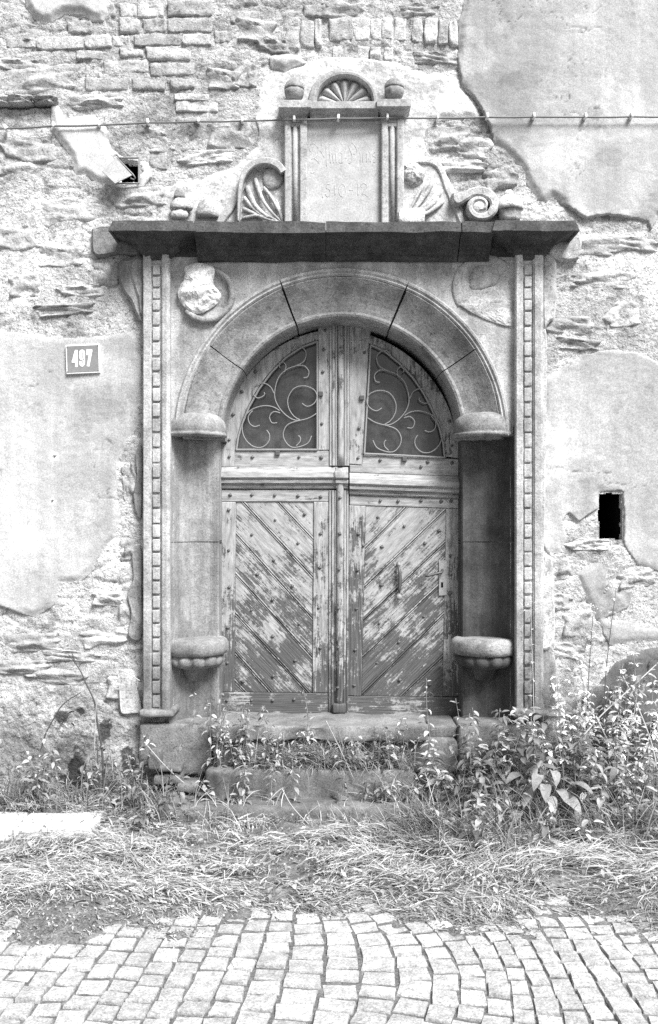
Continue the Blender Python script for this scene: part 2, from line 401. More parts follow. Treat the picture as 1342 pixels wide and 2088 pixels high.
# ------------------------------------------------------------ ground, verge, street
def quadgrid(nx, nz):
    i = np.arange(nz-1)[:, None]*nx+np.arange(nx-1)[None, :]
    return np.stack([i, i+1, i+nx+1, i+nx], -1).reshape(-1, 4)
tag(mk('ground', [(-60, -60, -.16), (60, -60, -.16), (60, 30, -.16), (-60, 30, -.16)], [(0, 1, 2, 3)], M['soil']), kind='structure')
gx = np.arange(-4, 4, .02); go = np.arange(1.25, 5.0, .02); X, O = np.meshgrid(gx, go)
Zs = np.where(O > 4.7, -.02, -.0065+.004*fbm(X*7, O*7, 3, 70)+.003*fbm(X*35, O*35, 2, 71)+.006*sstep(1.95, 1.6, O))
street = tag(mk('street', np.concatenate([np.stack([X, -O, Zs], -1).reshape(-1, 3), [(-12, -4.6, -.03), (12, -4.6, -.03), (12, -12, -.03), (-12, -12, -.03)]]), np.concatenate([quadgrid(len(gx), len(go)), [[X.size, X.size+1, X.size+2, X.size+3]]]), M['joint'], fix=False), kind='structure')
def mound(x, out):
    h = .035+.045*fbm(x*1.1, out*2.0, 3, 31)+.02*fbm(x*5, out*6, 3, 32)
    h = h+.07*np.exp(-((out-.25)/.3)**2)*sstep(.5, 1.2, x)+.05*np.exp(-((out-.2)/.25)**2)*sstep(-1.0, -1.5, x)
    edge = 1.62+.38*fbm(x*1.9, x*0, 3, 33)+.06*sstep(.2, 1.6, x)+.20*fbm(x*5, out*5, 3, 34)
    return np.where(out > edge-.35, h*(1-sstep(-.35, .12, out-edge))-.024*sstep(-.15, .35, out-edge), h)
gx = np.arange(-3.2, 3.2, .02); go = np.arange(-.25, 2.2, .02); X, O = np.meshgrid(gx, go)
Zv = mound(X, O)+.012*fbm(X*22, O*22, 3, 36)*sstep(1.8, 1.3, O)+.006*fbm(X*30, O*30, 2, 37)
VZ, VX0, VO0 = mound(X, O), gx[0], go[0]
def mound_at(x, o): return float(VZ[min(max(int((o-VO0)/.02+.5), 0), VZ.shape[0]-1), min(max(int((x-VX0)/.02+.5), 0), VZ.shape[1]-1)])
tag(mk('verge', np.stack([X, -O, Zv], -1).reshape(-1, 3), quadgrid(len(gx), len(go)), M['verge'], smooth=True), kind='structure')
# cobbles: strips running away from the wall, bowed to the right as laid
cob_meshes = []
for k in range(7):
    V, Fs = rbox(1, 1, .09, .028, 0, (3, 3, 1), k, 3)
    r_ = np.random.default_rng(k)
    sx = 1+.10*r_.uniform(-1, 1); V[:, 0] *= 1; top = V[:, 2] > 0
    V[:, 0] += .07*r_.uniform(-1, 1)*V[:, 1]; V[:, 1] += .09*r_.uniform(-1, 1)*V[:, 0]
    V[:, 0] *= 1+.10*r_.uniform(-1, 1)*V[:, 1]
    V[:, 0] += .03*fbm3(V*3.1+k*7, 2, k); V[:, 1] += .03*fbm3(V*3.1+k*7+50, 2, k)
    V[:, 2] += .005*fbm3(V*np.array([3, 3, 6.])+k*5, 3, k+9)
    V[:, 2] += np.where(top, .002*(.4-(V[:, 0]**2+V[:, 1]**2)*1.6), 0)
    m = raw_mesh('cobblestone', V, Fs, False); fixn(m); m.materials.append(M['cobble']); cob_meshes.append(m)
def bow(x, out):
    A = .13*np.exp(-((x-.35)/.40)**2)
    return x+A*np.maximum(1-((out-2.05)/.50)**2, -.5)-.10*(out-1.6)*sstep(.3, -.4, x)*(1 if out < 2.6 else .6)
cobs = []
u = 0; x = -3.6
while x < 3.6:
    wd = random.uniform(.092, .110); xc = x+wd/2; x += wd+.004
    o_ = 1.36+random.uniform(0, .1)
    while o_ < 4.6:
        ln = random.uniform(.078, .112); oc = o_+ln/2; o_ += ln+random.uniform(.006, .014)
        bx = bow(xc, oc); tang = math.atan2(bow(xc, oc+.03)-bow(xc, oc-.03), .06)
        s = (D-oc)/F; pxx = CX+bx/s; pyy = YH+EYE/s
        wd_ = float(bow(xc+wd/2, oc)-bow(xc-wd/2, oc))-.006
        cobs.append((abs(pxx-CX) < 740 and pyy < 2140 and pyy > 1845, -pyy, bx, oc, wd_, ln, tang))
ind = [c for c in cobs if c[0]]; ind.sort(key=lambda c: c[1]); one = ind[:300]; keep = set(id(c) for c in one)
def cob_tf(c):
    z = -.043+random.uniform(-.004, .005)
    return (c[2], -c[3], z), (random.uniform(-.03, .03), random.uniform(-.03, .03), c[6]+random.uniform(-.11, .11)), ((c[4]+.003)*random.uniform(.93, 1.03), c[5]*random.uniform(.86, .98), 1)
for c in one:
    l, r, s = cob_tf(c); inst('cobblestone', random.choice(cob_meshes), l, street, r, s)
VV = []; FF = []; nb = 0
for c in cobs:
    if id(c) in keep: continue
    l, r, s = cob_tf(c); me = random.choice(cob_meshes); n = len(me.vertices)
    v = np.empty(n*3, np.float32); me.vertices.foreach_get('co', v); v = v.reshape(-1, 3)*np.array(s)
    ca, sa = cos(r[2]), sin(r[2]); v = np.stack([v[:, 0]*ca-v[:, 1]*sa, v[:, 0]*sa+v[:, 1]*ca, v[:, 2]], -1)+np.array(l)
    q = np.array([p.vertices[:] for p in me.polygons if len(p.vertices) == 4]); VV.append(v); FF.append(q+nb); nb += n
mk('cobblestones_beyond', np.concatenate(VV), np.concatenate(FF), M['cobble'], street, True, kind='stuff', fix=False)

# ------------------------------------------------------------ the wall of the house
wall = thing('house_wall', (0, 0, 0), 'old house wall with peeling plaster over rubble stone and brick', 'wall')
S_ = .0030
HOLES = [(1222, 1268, 1008, 1098), (238, 283, 323, 373)]
def wall_out(X, Z, tone=False):
    wx = X+.04*fbm(X*3, Z*3, 3, 5); wz = Z+.03*fbm(X*3, Z*3, 3, 6)
    f1, f2, cid = voro(wx/.25, wz/.125, 3); edge = f2-f1
    g1, g2, cid2 = voro(wx/.10+9, wz/.05, 4); edge2 = g2-g1
    open_ = sstep(-.10, .30, fbm(X*2.3, Z*2.3, 3, 8))          # where mortar has gone
    h = .016*fbm(X*2.2, Z*3.2, 3, 1)
    h = h+(.016*sstep(0, .28, edge)-.014)*(.25+.75*open_)+.010*(cid-.5)*sstep(0, .2, edge)*(.4+.6*open_)
    h = h-.016*sstep(.05, 0, edge)*open_*sstep(-.1, .3, fbm(X*9, Z*9, 2, 12))
    h = h+.006*sstep(0, .25, edge2)*(1-open_*.5)
    t = fbm(X*9+2.5*fbm(X*2, Z*2, 2, 15), Z*18, 4, 20, .55); ter = np.floor(t*4)/4+sstep(.35, .65, (t*4) % 1)/4
    h = h+.009*ter+.0075*fbm(X*38, Z*60, 3, 25, .7)+.006*fbm(X*14, Z*22, 3, 26)
    cr = np.abs(fbm(X*5, Z*10, 3, 40)); h = h-.018*sstep(.022, .0, cr)*sstep(.0, .25, fbm(X*3, Z*3, 2, 41))
    h = h*.46
    if not tone: return h
    tn = .92+.22*(cid-.5)*open_+.16*fbm(X*1.4, Z*1.4, 3, 50)+.08*fbm(X*20, Z*30, 3, 51)
    tn = tn-.26*sstep(.05, .40, fbm(X*3.2, Z*5, 5, 52, .6))-.30*sstep(.26, .40, fbm(X*7, Z*10, 5, 53, .65))
    return h, tn
def blob(X, Z, px, py, r, rz=None):
    c = XZ(px, py); rz = rz or r
    return np.exp(-(((X-c[0])/(r*S_))**2+((Z-c[1])/(rz*S_))**2))
gx = np.arange(-2.42, 2.42, .008); gz = np.arange(-.15, 5.25, .008); X, Z = np.meshgrid(gx, gz)
Ho, Tn = wall_out(X, Z, True)
b = np.clip(sum(blob(X, Z, *q) for q in ((50, 405, 60, 45), (60, 520, 90, 60), (1280, 560, 90, 70), (400, 310, 30, 20), (30, 620, 70, 30))), 0, 1)
Tn = Tn+.25*b; Ho = Ho*(1-.6*b)+.006*b
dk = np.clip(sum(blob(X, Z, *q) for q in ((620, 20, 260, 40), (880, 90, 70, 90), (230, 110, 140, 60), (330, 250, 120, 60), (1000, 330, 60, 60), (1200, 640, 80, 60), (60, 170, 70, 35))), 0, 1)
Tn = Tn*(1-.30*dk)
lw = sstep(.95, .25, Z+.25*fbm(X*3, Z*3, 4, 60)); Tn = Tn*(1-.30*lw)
cut = np.zeros(X.shape, bool)
for (x0, x1, y0, y1) in HOLES:
    poly = [XZ(x0, y0), XZ(x1, y0), XZ(x1, y1), XZ(x0, y1)]
    s_ = poly_sd(X, Z, poly)+.006*fbm(X*14, Z*14, 2, 3); cut = cut | (s_ > 0)
s_ = poly_sd(X, Z, [XZ(-20, 213), XZ(104, 213), XZ(106, 220), XZ(-20, 221)])+.006*fbm(X*14, Z*14, 2, 3); Ho = np.where(s_ > 0, -.14, Ho)
Q = quadgrid(len(gx), len(gz)); cx = X.ravel()[Q].mean(1); cz = Z.ravel()[Q].mean(1)
Q = Q[~cut.ravel()[Q].any(1)[:len(Q)]]; cx = X.ravel()[Q].mean(1); cz = Z.ravel()[Q].mean(1)
Q = Q[~((cx > -.95) & (cx < 1.11) & (cz > .42) & (cz < 3.36))]
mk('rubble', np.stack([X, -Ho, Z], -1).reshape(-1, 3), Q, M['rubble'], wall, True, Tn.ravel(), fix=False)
for (x0, x1, y0, y1) in HOLES:                      # cavities behind the two holes, their shade painted in near-black
    a, b_ = XZ(x0-4, 0)[0], XZ(x1+4, 0)[0]; c, d = XZ(0, y1+4)[1], XZ(0, y0-4)[1]
    V = [(a, .012, c), (b_, .012, c), (b_, .012, d), (a, .012, d), (a, .7, c), (b_, .7, c), (b_, .7, d), (a, .7, d)]
    mk('cavity', V, [(4, 5, 6, 7), (0, 1, 5, 4), (1, 2, 6, 5), (2, 3, 7, 6), (3, 0, 4, 7)], M['hole_shade'], wall)
g = G()
for (a, b_, c, d) in ((-6, -2.41, -.2, 5.24), (2.41, 6, -.2, 5.24), (-6, 6, 5.24, 7)): box(g, a, b_, -.6, 0, c, d)
g.mk('outer_wall', M['plaster'], wall, tone=np.full(len(g.V), .9))

def patch(name, px_poly, th, mat, base=.95, rough_=.02, seed=0, und=.006, holes=(), toner=None, cell=.008, rgh=.0026):
    poly = np.array([XZ(*p, th) for p in px_poly]); pad = .03
    x = np.arange(max(poly[:, 0].min(), -2.42)-pad, min(poly[:, 0].max(), 2.42)+pad, cell); z = np.arange(max(poly[:, 1].min(), -.1)-pad, min(poly[:, 1].max(), 5.2)+pad, cell)
    X, Z = np.meshgrid(x, z)
    def sdf(X, Z):
        s = poly_sd(X, Z, poly)+rough_*fbm(X*9, Z*9, 4, 100+seed, .6)+rough_*.35*fbm(X*40, Z*40, 3, 120+seed)
        for hp in holes: s = np.minimum(s, -poly_sd(X, Z, [XZ(*p, th) for p in hp])+.03*fbm(X*16, Z*16, 4, 140+seed, .65))
        return s
    s = sdf(X, Z); e = .002; gxx = (sdf(X+e, Z)-s)/e; gzz = (sdf(X, Z+e)-s)/e; gl = np.hypot(gxx, gzz)+1e-6; gl = np.maximum(gl, .6)
    nr = np.abs(s) < cell*.62*gl
    X2 = np.where(nr, X-np.clip(s/gl**2*gxx, -cell*.5, cell*.5), X); Z2 = np.where(nr, Z-np.clip(s/gl**2*gzz, -cell*.5, cell*.5), Z)
    ins = (s > 0) | nr
    lift = .5*th*sstep(.06, .0, s)*sstep(0, .5, fbm(X*4, Z*4, 2, 150+seed))     # edges lifting off
    o = th+und*fbm(X*2, Z*2, 3, 160+seed)+rgh*fbm(X*26, Z*30, 4, 170+seed, .65)+lift*.4-.002*sstep(.012, 0, s)
    tp = sstep(-.15, .35, fbm(X*3.1, Z*3.1, 3, 155+seed)); o = o-(1-tp)*(th*.8+.004)*sstep(.05, .0, s)
    o = np.where(ins, o, -.05)
    q = quadgrid(len(x), len(z)); keepq = ins.ravel()[q].any(1)
    tn = base+.14*fbm(X*1.3, Z*1.3, 4, 180+seed)+.07*fbm(X*7, Z*5, 4, 190+seed)-.10*sstep(.15, .5, fbm(X*3, Z*1.6, 4, 198+seed))
    tn = tn+.10*sstep(.03, .004, s)*sstep(-.2, .3, fbm(X*6, Z*6, 2, 195+seed))   # fresh pale broken edge
    ck = np.abs(fbm(X*1.7+.5*fbm(X*6, Z*6, 3, 300+seed), Z*1.7, 4, 310+seed)); cm_ = sstep(.007, .001, ck)*sstep(.05, .25, fbm(X*1.5, Z*1.5, 2, 320+seed))
    tn = tn-.38*cm_; o = np.where(ins, o-.004*cm_, o)
    tn = tn+.16*sstep(.22, .34, fbm(X*2.2, Z*2.6, 5, 330+seed, .6))-.12*sstep(.30, .36, fbm(X*3.5, Z*4.5, 5, 340+seed, .65))
    if toner is not None: tn = toner(X, Z, tn)
    q = q[keepq]; used = np.unique(q); rm = np.full(X.size, -1); rm[used] = np.arange(len(used))
    V = np.stack([X2, -o, Z2], -1).reshape(-1, 3)[used]
    return mk(name, V, rm[q], mat, wall, True, np.clip(tn, .05, 1.5).ravel()[used], fix=False)
def tA(X, Z, t):
    return t-.16*blob(X, Z, 1000, 120, 70, 160)-.10*blob(X, Z, 1060, 330, 50, 60)+.12*blob(X, Z, 1150, 60, 60, 300)+.22*blob(X, Z, 990, 145, 14, 22)
patch('plaster_patch', [(955, -90), (945, 10), (934, 40), (933, 90), (938, 140), (940, 170), (968, 195), (985, 225), (1000, 255), (1008, 290), (1040, 318), (1062, 340), (1075, 370), (1098, 408), (1112, 412), (1130, 402), (1160, 418), (1190, 442), (1240, 436), (1322, 448), (1330, 465), (1345, 440), (1480, 455), (1480, -90)], .026, M['plaster'], .81, .010, 1, toner=tA)
def tB(X, Z, t):
    t = t-.16*blob(X, Z, 215, 760, 75, 120)-.12*blob(X, Z, 200, 970, 70, 40)+.10*blob(X, Z, 30, 900, 60, 300)+.10*blob(X, Z, 120, 1090, 90, 90)
    for (px, py, r) in ((113, 931, 9), (109, 1022, 6)):
        t = t+.5*np.clip(blob(X, Z, px, py, r)*1.6, 0, 1)*.8; t = np.where(blob(X, Z, px, py, r*.35) > .4, .12, t)
    return t
patch('plaster_patch', [(-140, 675), (0, 676), (60, 681), (120, 684), (190, 680), (230, 672), (272, 668), (288, 690), (288, 860), (262, 895), (240, 940), (242, 1000), (248, 1050), (236, 1095), (215, 1120), (195, 1160), (160, 1188), (125, 1190), (112, 1230), (72, 1262), (58, 1258), (30, 1246), (0, 1236), (-140, 1215)], .018, M['plaster'], .88, .008, 2, toner=tB)
def tC(X, Z, t): return t-.14*blob(X, Z, 1180, 1000, 60, 60)+.22*blob(X, Z, 1140, 900, 35, 60)+.1*blob(X, Z, 1165, 780, 40, 40)
patch('plaster_patch', [(1106, 765), (1140, 750), (1155, 738), (1195, 722), (1250, 712), (1300, 718), (1345, 740), (1480, 745), (1480, 1200), (1345, 1165), (1300, 1152), (1275, 1110), (1272, 1000), (1222, 1003), (1220, 1036), (1180, 1062), (1160, 1046), (1148, 1060), (1156, 1095), (1150, 1128), (1122, 1130), (1106, 1108)], .015, M['plaster'], .79, .008, 3, toner=tC)
patch('plaster_patch', [(1172, 1168), (1200, 1150), (1235, 1140), (1243, 1175), (1232, 1215), (1245, 1200), (1290, 1205), (1285, 1240), (1235, 1262), (1345, 1275), (1480, 1290), (1480, 1312), (1300, 1312), (1245, 1318), (1225, 1280), (1200, 1235)], .016, M['plaster'], .66, .010, 4)
patch('dark_render_patch', [(1190, 1420), (1225, 1395), (1250, 1352), (1290, 1332), (1345, 1315), (1480, 1315), (1480, 1560), (1200, 1560)], .016, M['plaster_grey'], .52, .012, 5)
patch('lime_patch', [(528, 190), (532, 150), (550, 142), (600, 128), (660, 118), (740, 116), (800, 126), (860, 142), (930, 150), (945, 180), (975, 215), (978, 238), (900, 243), (878, 250), (872, 300), (860, 325), (900, 335), (925, 380), (945, 410), (950, 480), (300, 480), (322, 440), (325, 390), (350, 368), (420, 356), (475, 338), (520, 300), (528, 275), (522, 245)], .016, M['lime'], .93, .014, 6, rgh=.006, und=.010)
patch('plaster_patch', [(45, -60), (48, 10), (62, 30), (80, 44), (104, 42), (128, 24), (165, 24), (186, 38), (208, 40), (220, 22), (222, -60)], .034, M['plaster'], .95, .008, 7)
patch('plaster_patch', [(104, 216), (118, 214), (132, 238), (190, 232), (214, 255), (222, 300), (245, 315), (280, 318), (300, 330), (308, 358), (290, 378), (236, 378), (210, 375), (196, 372), (172, 356), (150, 358), (142, 318), (118, 286), (100, 262)], .024, M['plaster'], 1.05, .007, 8, holes=[[(236, 321), (285, 321), (285, 375), (236, 375)]])
patch('plaster_patch', [(549, 112), (575, 104), (606, 108), (627, 124), (602, 133), (580, 146), (566, 138), (552, 136)], .030, M['plaster'], .78, .005, 9)
def tK(X, Z, t):
    t = t-.25*blob(X, Z, 120, 1520, 70, 40)+.2*blob(X, Z, 60, 1440, 90, 30)
    q = sum(blob(X, Z, c[0], c[1], rx*1.2, ry*1.2) for (c, rx, ry) in blobs)+.55*fbm(X*16, Z*16, 5, 401, .68)-.12+.25*sstep(.15, .5, fbm(X*5, Z*5, 3, 402))*sstep(.6, .2, Z)
    return t*(1-.80*sstep(.36, .44, q))
blobs = [((127, 1463), 16, 12), ((168, 1448), 9, 7), ((163, 1563), 16, 34), ((215, 1482), 12, 24), ((262, 1548), 14, 36), ((150, 1602), 30, 12)]
patch('render_patch', [(-140, 1418), (30, 1418), (90, 1402), (150, 1396), (182, 1410), (235, 1455), (287, 1466), (287, 1660), (-140, 1660)], .016, M['rubble'], .52, .016, 11, toner=tK, und=.026, rgh=.014)
# bricks laid bare, each one on its own
def brick_var(bx, bz, k):
    V, Fs = rbox(bx, .12, bz, .010, .0, (9 if bx > bz else 4, 2, 4 if bx > bz else 7), k)
    n = lambda o: fbm3(V*22+k*3.3+o, 3, k+o)
    V = V+.011*np.stack([n(1), n(20)*1.1, n(40)*.8], -1)+.006*np.stack([0*V[:, 0], fbm3(V*60+k, 2, k), 0*V[:, 0]], -1)
    m = raw_mesh('brick', V, Fs, True); fixn(m); m.materials.append(M['brick']); return m
bricks_h = [brick_var(.27, .08, k) for k in range(6)]; bricks_v = [brick_var(.075, .14, k+10) for k in range(5)]
BR = [(242, 277, 4, 33), (279, 333, 5, 34), (342, 432, 2, 33), (138, 188, 43, 67), (242, 285, 36, 67), (292, 338, 37, 65), (342, 432, 35, 64), (15, 72, 75, 97), (76, 168, 74, 100), (174, 226, 71, 96), (228, 264, 71, 93), (273, 367, 69, 93), (372, 430, 69, 91), (155, 208, 102, 120), (243, 292, 98, 116), (296, 388, 96, 121), (211, 303, 120, 147), (306, 396, 127, 153), (173, 260, 157, 184), (268, 336, 160, 183), (346, 396, 160, 180), (357, 445, 205, 228), (355, 425, 190, 204), (305, 340, 305, 345),
      (672, 720, 36, 82), (722, 754, 36, 82), (755, 777, 36, 82), (779, 801, 34, 80), (803, 828, 35, 82), (841, 863, 36, 83), (865, 891, 38, 86), (893, 913, 39, 90), (916, 933, 42, 94), (678, 708, 93, 122), (726, 753, 92, 123), (755, 778, 95, 124), (783, 801, 97, 124), (582, 611, 52, 100), (613, 640, 40, 96), (643, 656, 38, 96), (620, 665, 10, 34), (470, 530, 20, 45), (160, 235, 8, 34), (436, 470, 60, 85)]
for (x0, x1, y0, y1) in BR:
    c = P((x0+x1)/2, (y0+y1)/2, .01); o = random.uniform(-.010, .006)
    hor = (x1-x0) > .95*(y1-y0); bx, bz = (.27, .08) if hor else (.075, .14); inst('brick', random.choice(bricks_h if hor else bricks_v), (c[0], -(o-.048), c[2]), wall, (random.uniform(-.04, .04), random.uniform(-.04, .04), random.uniform(-.04, .04)), ((x1-x0)*S_/bx, 1, (y1-y0)*S_/bz))
# single stones standing out of the mortar
st_meshes = []
for k in range(8):
    V, Fs = rbox(1, 1, 1, .16, 0, (9, 3, 7), 50+k); Vs = V.copy(); tt = np.floor(fbm3(Vs*np.array([2, 2, 5.])+k, 2, k)*3)/3
    V = V+.22*np.stack([fbm3(Vs*2.6+k*3, 3, k), .8*fbm3(Vs*np.array([4, 2, 7.])+k*3+20, 3, k)+.5*tt, fbm3(Vs*2.6+k*3+40, 3, k)], -1)
    m = raw_mesh('stone', V, Fs, True); fixn(m); m.materials.append(M['fieldstone']); st_meshes.append(m)
ST = [(30, 60, 55, 20), (75, 160, 70, 30), (40, 130, 50, 16), (455, 160, 34, 20), (500, 150, 30, 26), (190, 205, 55, 16), (400, 270, 40, 34), (468, 270, 42, 28), (330, 285, 30, 24), (420, 320, 60, 14), (280, 400, 55, 24), (60, 300, 50, 28), (30, 350, 40, 18), (150, 430, 60, 30), (50, 580, 30, 22), (170, 590, 45, 14), (120, 520, 50, 22), (215, 560, 30, 28), (30, 480, 40, 30), (130, 630, 60, 12), (520, 60, 40, 22), (560, 90, 30, 16), (860, 20, 40, 16), (900, 120, 50, 14), (700, 12, 40, 18), (910, 280, 45, 26), (960, 300, 40, 20), (930, 340, 60, 14), (1020, 365, 35, 22), (1160, 660, 50, 18), (1270, 640, 42, 26), (1230, 570, 60, 18), (1150, 570, 40, 14), (1200, 500, 60, 20), (1300, 500, 50, 18), (1180, 700, 44, 12), (1150, 1160, 30, 26), (1120, 1370, 30, 40), (1160, 1330, 36, 20), (1145, 1230, 26, 22), (1300, 1180, 36, 16), (1200, 1110, 50, 12), (60, 1310, 60, 22), (150, 1340, 60, 14), (210, 1300, 50, 18), (40, 1360, 60, 16), (250, 1240, 26, 40), (110, 1380, 60, 14), (262, 1120, 22, 26), (262, 980, 16, 36), (250, 1400, 30, 24), (220, 1220, 30, 14), (1140, 1440, 40, 20), (1180, 1270, 30, 26)]
for (px, py, rx, ry) in ST:
    c = P(px, py, .01)
    inst('stone', random.choice(st_meshes), (c[0], (.055+random.uniform(-.006, .006)), c[2]), wall, (0, random.uniform(-.12, .12), 0), (2*rx*S_, .13, 2*ry*S_))
# flat ledge stones over the slot, upper left
for (px, py, rx, ry) in ((-10, 208, 30, 8), (42, 207, 26, 8), (92, 206, 24, 7)):
    c = P(px, py, .01); inst('stone', st_meshes[(px//7) % 8], (c[0], .018, c[2]), wall, (0, .02, 0), (2*rx*S_, .14, 2*ry*S_))
# ------------------------------------------------------------ the portal
portal = thing('stone_portal', (0.08, 0, .3), 'weathered carved stone portal with seat niches framing the arched door', 'portal')
ACX, ACZ = P(697, 888, .05)[0], P(697, 888, .05)[2]
RO, RI = .966, .73
def ring(g, prof, a0, a1, n):                      # closed (R,out) profile swept about the arch centre
    k = len(prof); V = []
    for i in range(n+1):
        a = a0+(a1-a0)*i/n
        V += [(ACX+r*cos(a), -o, ACZ+r*sin(a)) for (r, o) in prof]
    Fs = [tuple(range(k)), tuple(range(n*k+k-1, n*k-1, -1))]
    for i in range(n):
        for j in range(k): l = (j+1) % k; Fs.append((i*k+j, i*k+l, i*k+k+l, i*k+k+j))
    return g.add(V, Fs)
def rough_pts(g, amp, fr=8., seed=0):
    V = np.array(g.V); n = fbm3(V*fr+seed*3.3, 3, seed); n2 = fbm3(V*fr+seed*3.3+31, 3, seed)
    V[:, 1] += amp*n; V[:, 2] += amp*.5*n2; g.V = [tuple(v) for v in V]; return g
vprof = [(RO, -.37), (RO, .044), (RO-.008, .050)]
for t in np.linspace(0, 1, 7)[1:]: vprof.append((RO-.012-(RO-.012-.775)*t, .048-.095*t-.016*sin(pi*t)))
vprof += [(.768, -.040), (.758, -.036), (.745, -.042), (.736, -.058), (.732, -.08), (.730, -.105), (.730, -.37)]
for i, (a0, a1, gp) in enumerate(((181, 146, .10), (145.5, 112.3, .35), (111.5, 66.7, .5), (65.8, 33.1, .4), (32.7, -1, .1))):
    g = G(); ring(g, vprof, radians(a0), radians(a1), 14); rough_pts(g, .006, 9, i)
    o = g.mk('voussoir', M['stone_arch'], portal)
g = G(); ring(g, [(1.0, -.3), (1.0, -.02), (.74, -.12), (.74, -.3)], radians(181), radians(-1), 40); g.mk('joint_mortar', M['soil'], portal)
# outer moulding round the arch
aprof = [(RO+.001, .0), (RO+.001, .046), (RO+.010, .058), (RO+.020, .054), (RO+.030, .066), (RO+.042, .068), (RO+.050, .056), (RO+.052, .0)]
for (a0, a1) in ((180, 112), (111.6, 66.6), (66.2, 0)):
    g = G(); ring(g, aprof, radians(a0), radians(a1), 24); rough_pts(g, .004, 11, 3); g.mk('arch_moulding', M['stone'], portal)
# spandrels
XL, XR = P(343, 0, .05)[0], P(1053, 0, .05)[0]; ZT = P(0, 522, .05)[2]; ZB = P(0, 890, .05)[2]
for side in (0, 1):
    A = []; Bq = []
    for k in range(29):
        a = radians(180-90*k/28) if side == 0 else radians(90*k/28)
        c, s = cos(a), sin(a); rr = 1.0; A.append((ACX+rr*c, ACZ+rr*s))
        ex = XL if side == 0 else XR
        t1 = (ex-ACX)/c if abs(c) > 1e-6 else 9; t2 = (ZT-ACZ)/s if s > 1e-6 else 9
        t = max(min(t1, t2), rr+.004); Bq.append((ACX+t*c, ACZ+t*s))
    # corner point
    g = G(); strip(g, A, Bq, -.1, .042, .001)
    corner = (XL, ZT) if side == 0 else (XR, ZT)
    ks = [k for k in range(28) if (abs(Bq[k][0]-corner[0]) < 1e-3) != (abs(Bq[k+1][0]-corner[0]) < 1e-3)]
    for k in ks: prism(g, [Bq[k], corner, Bq[k+1]], -.1, .0418, 0)
    g.mk('spandrel', M['stone'], portal)
# left medallion: rim with its head broken away
mc = XZ(420, 600, .06)
g = G(); n = 40; prof = [(.175, .03), (.175, .066), (.168, .078), (.15, .080), (.14, .066), (.135, .052), (0.0, .05)]
def disc(g, c, prof, n=40, a0=0, a1=2*pi):
    V = []; full = a1-a0 > 6.2; m = n if full else n+1
    for (r, o) in prof:
        for k in range(m): a = a0+(a1-a0)*k/n; V.append((c[0]+r*cos(a), -o, c[1]+r*sin(a)))
    Fs = []
    for j in range(len(prof)-1):
        for k in range(n): l = (k+1) % m; Fs.append((j*m+k, j*m+l, j*m+m+l, j*m+m+k))
    return g.add(V, Fs)
disc(g, mc, prof, a0=radians(-140), a1=radians(75)); rough_pts(g, .006, 14, 5)
med = g.mk('medallion', M['stone_arch'], portal, True)
def relief(name, c, rx, rz, hfun, mat, parent, n=30, base=.045, seed=0):
    V = []; Fs = []; m = 2*n
    rs = np.linspace(0, 1, 14)
    for r in rs:
        for k in range(m):
            a = 2*pi*k/m; wob = 1+.10*float(fbm(np.array([cos(a)*1.5+seed]), np.array([sin(a)*1.5]), 3, seed)[0])
            u, v = r*cos(a)*wob, r*sin(a)*wob; V.append((c[0]+u*rx, -(base+hfun(u, v, r)), c[1]+v*rz))
    for j in range(len(rs)-1):
        for k in range(m): l = (k+1) % m; Fs.append((j*m+k, j*m+l, j*m+m+l, j*m+m+k))
    return mk(name, V, Fs, mat, parent, True)
def broken(u, v, r):
    q = .05*math.sqrt(max(0, 1-r*r))+.0
    n = float(fbm(np.array([u*3+v*2]), np.array([v*6-u*3]), 4, 77)[0]); t = math.floor(n*6)/6
    return q*(.8+.35*v)+.028*t*(1-r**4)+.010*n
def lump(name, pts, base, hs, mat, parent, seed, fr=9., amp=.02):
    hp = crom([XZ(*p, base) for p in pts], 4, True); cen = hp.mean(0); m = len(hp); g = G(); ks = [1, .985, .9, .78, .64, .5, .36, .22, .1]
    for j, k in enumerate(ks):
        for p in hp:
            q = cen+(p-cen)*k; n_ = float(fbm(np.array([q[0]*fr+q[1]*4]), np.array([q[1]*fr*1.6-q[0]*5]), 4, seed)[0]); o = base-.02 if j == 0 else base+hs*(1-k*k)**.5*.6+hs*.35+amp*(math.floor(n_*5)/5+.5*n_)
            g.V.append((q[0], -o, q[1]))
    for j in range(len(ks)-1):
        for k in range(m): l = (k+1) % m; g.F.append((j*m+k, j*m+l, j*m+m+l, j*m+m+k))
    g.F.append(tuple(range((len(ks)-1)*m, len(ks)*m))); return g.mk(name, mat, parent, False)
lump('broken_head', [(378, 546), (400, 538), (425, 541), (440, 553), (436, 580), (451, 600), (446, 618), (420, 636), (400, 641), (380, 630), (366, 612), (363, 590), (374, 575), (377, 560)], .05, .055, M['fresh'], med, 2)
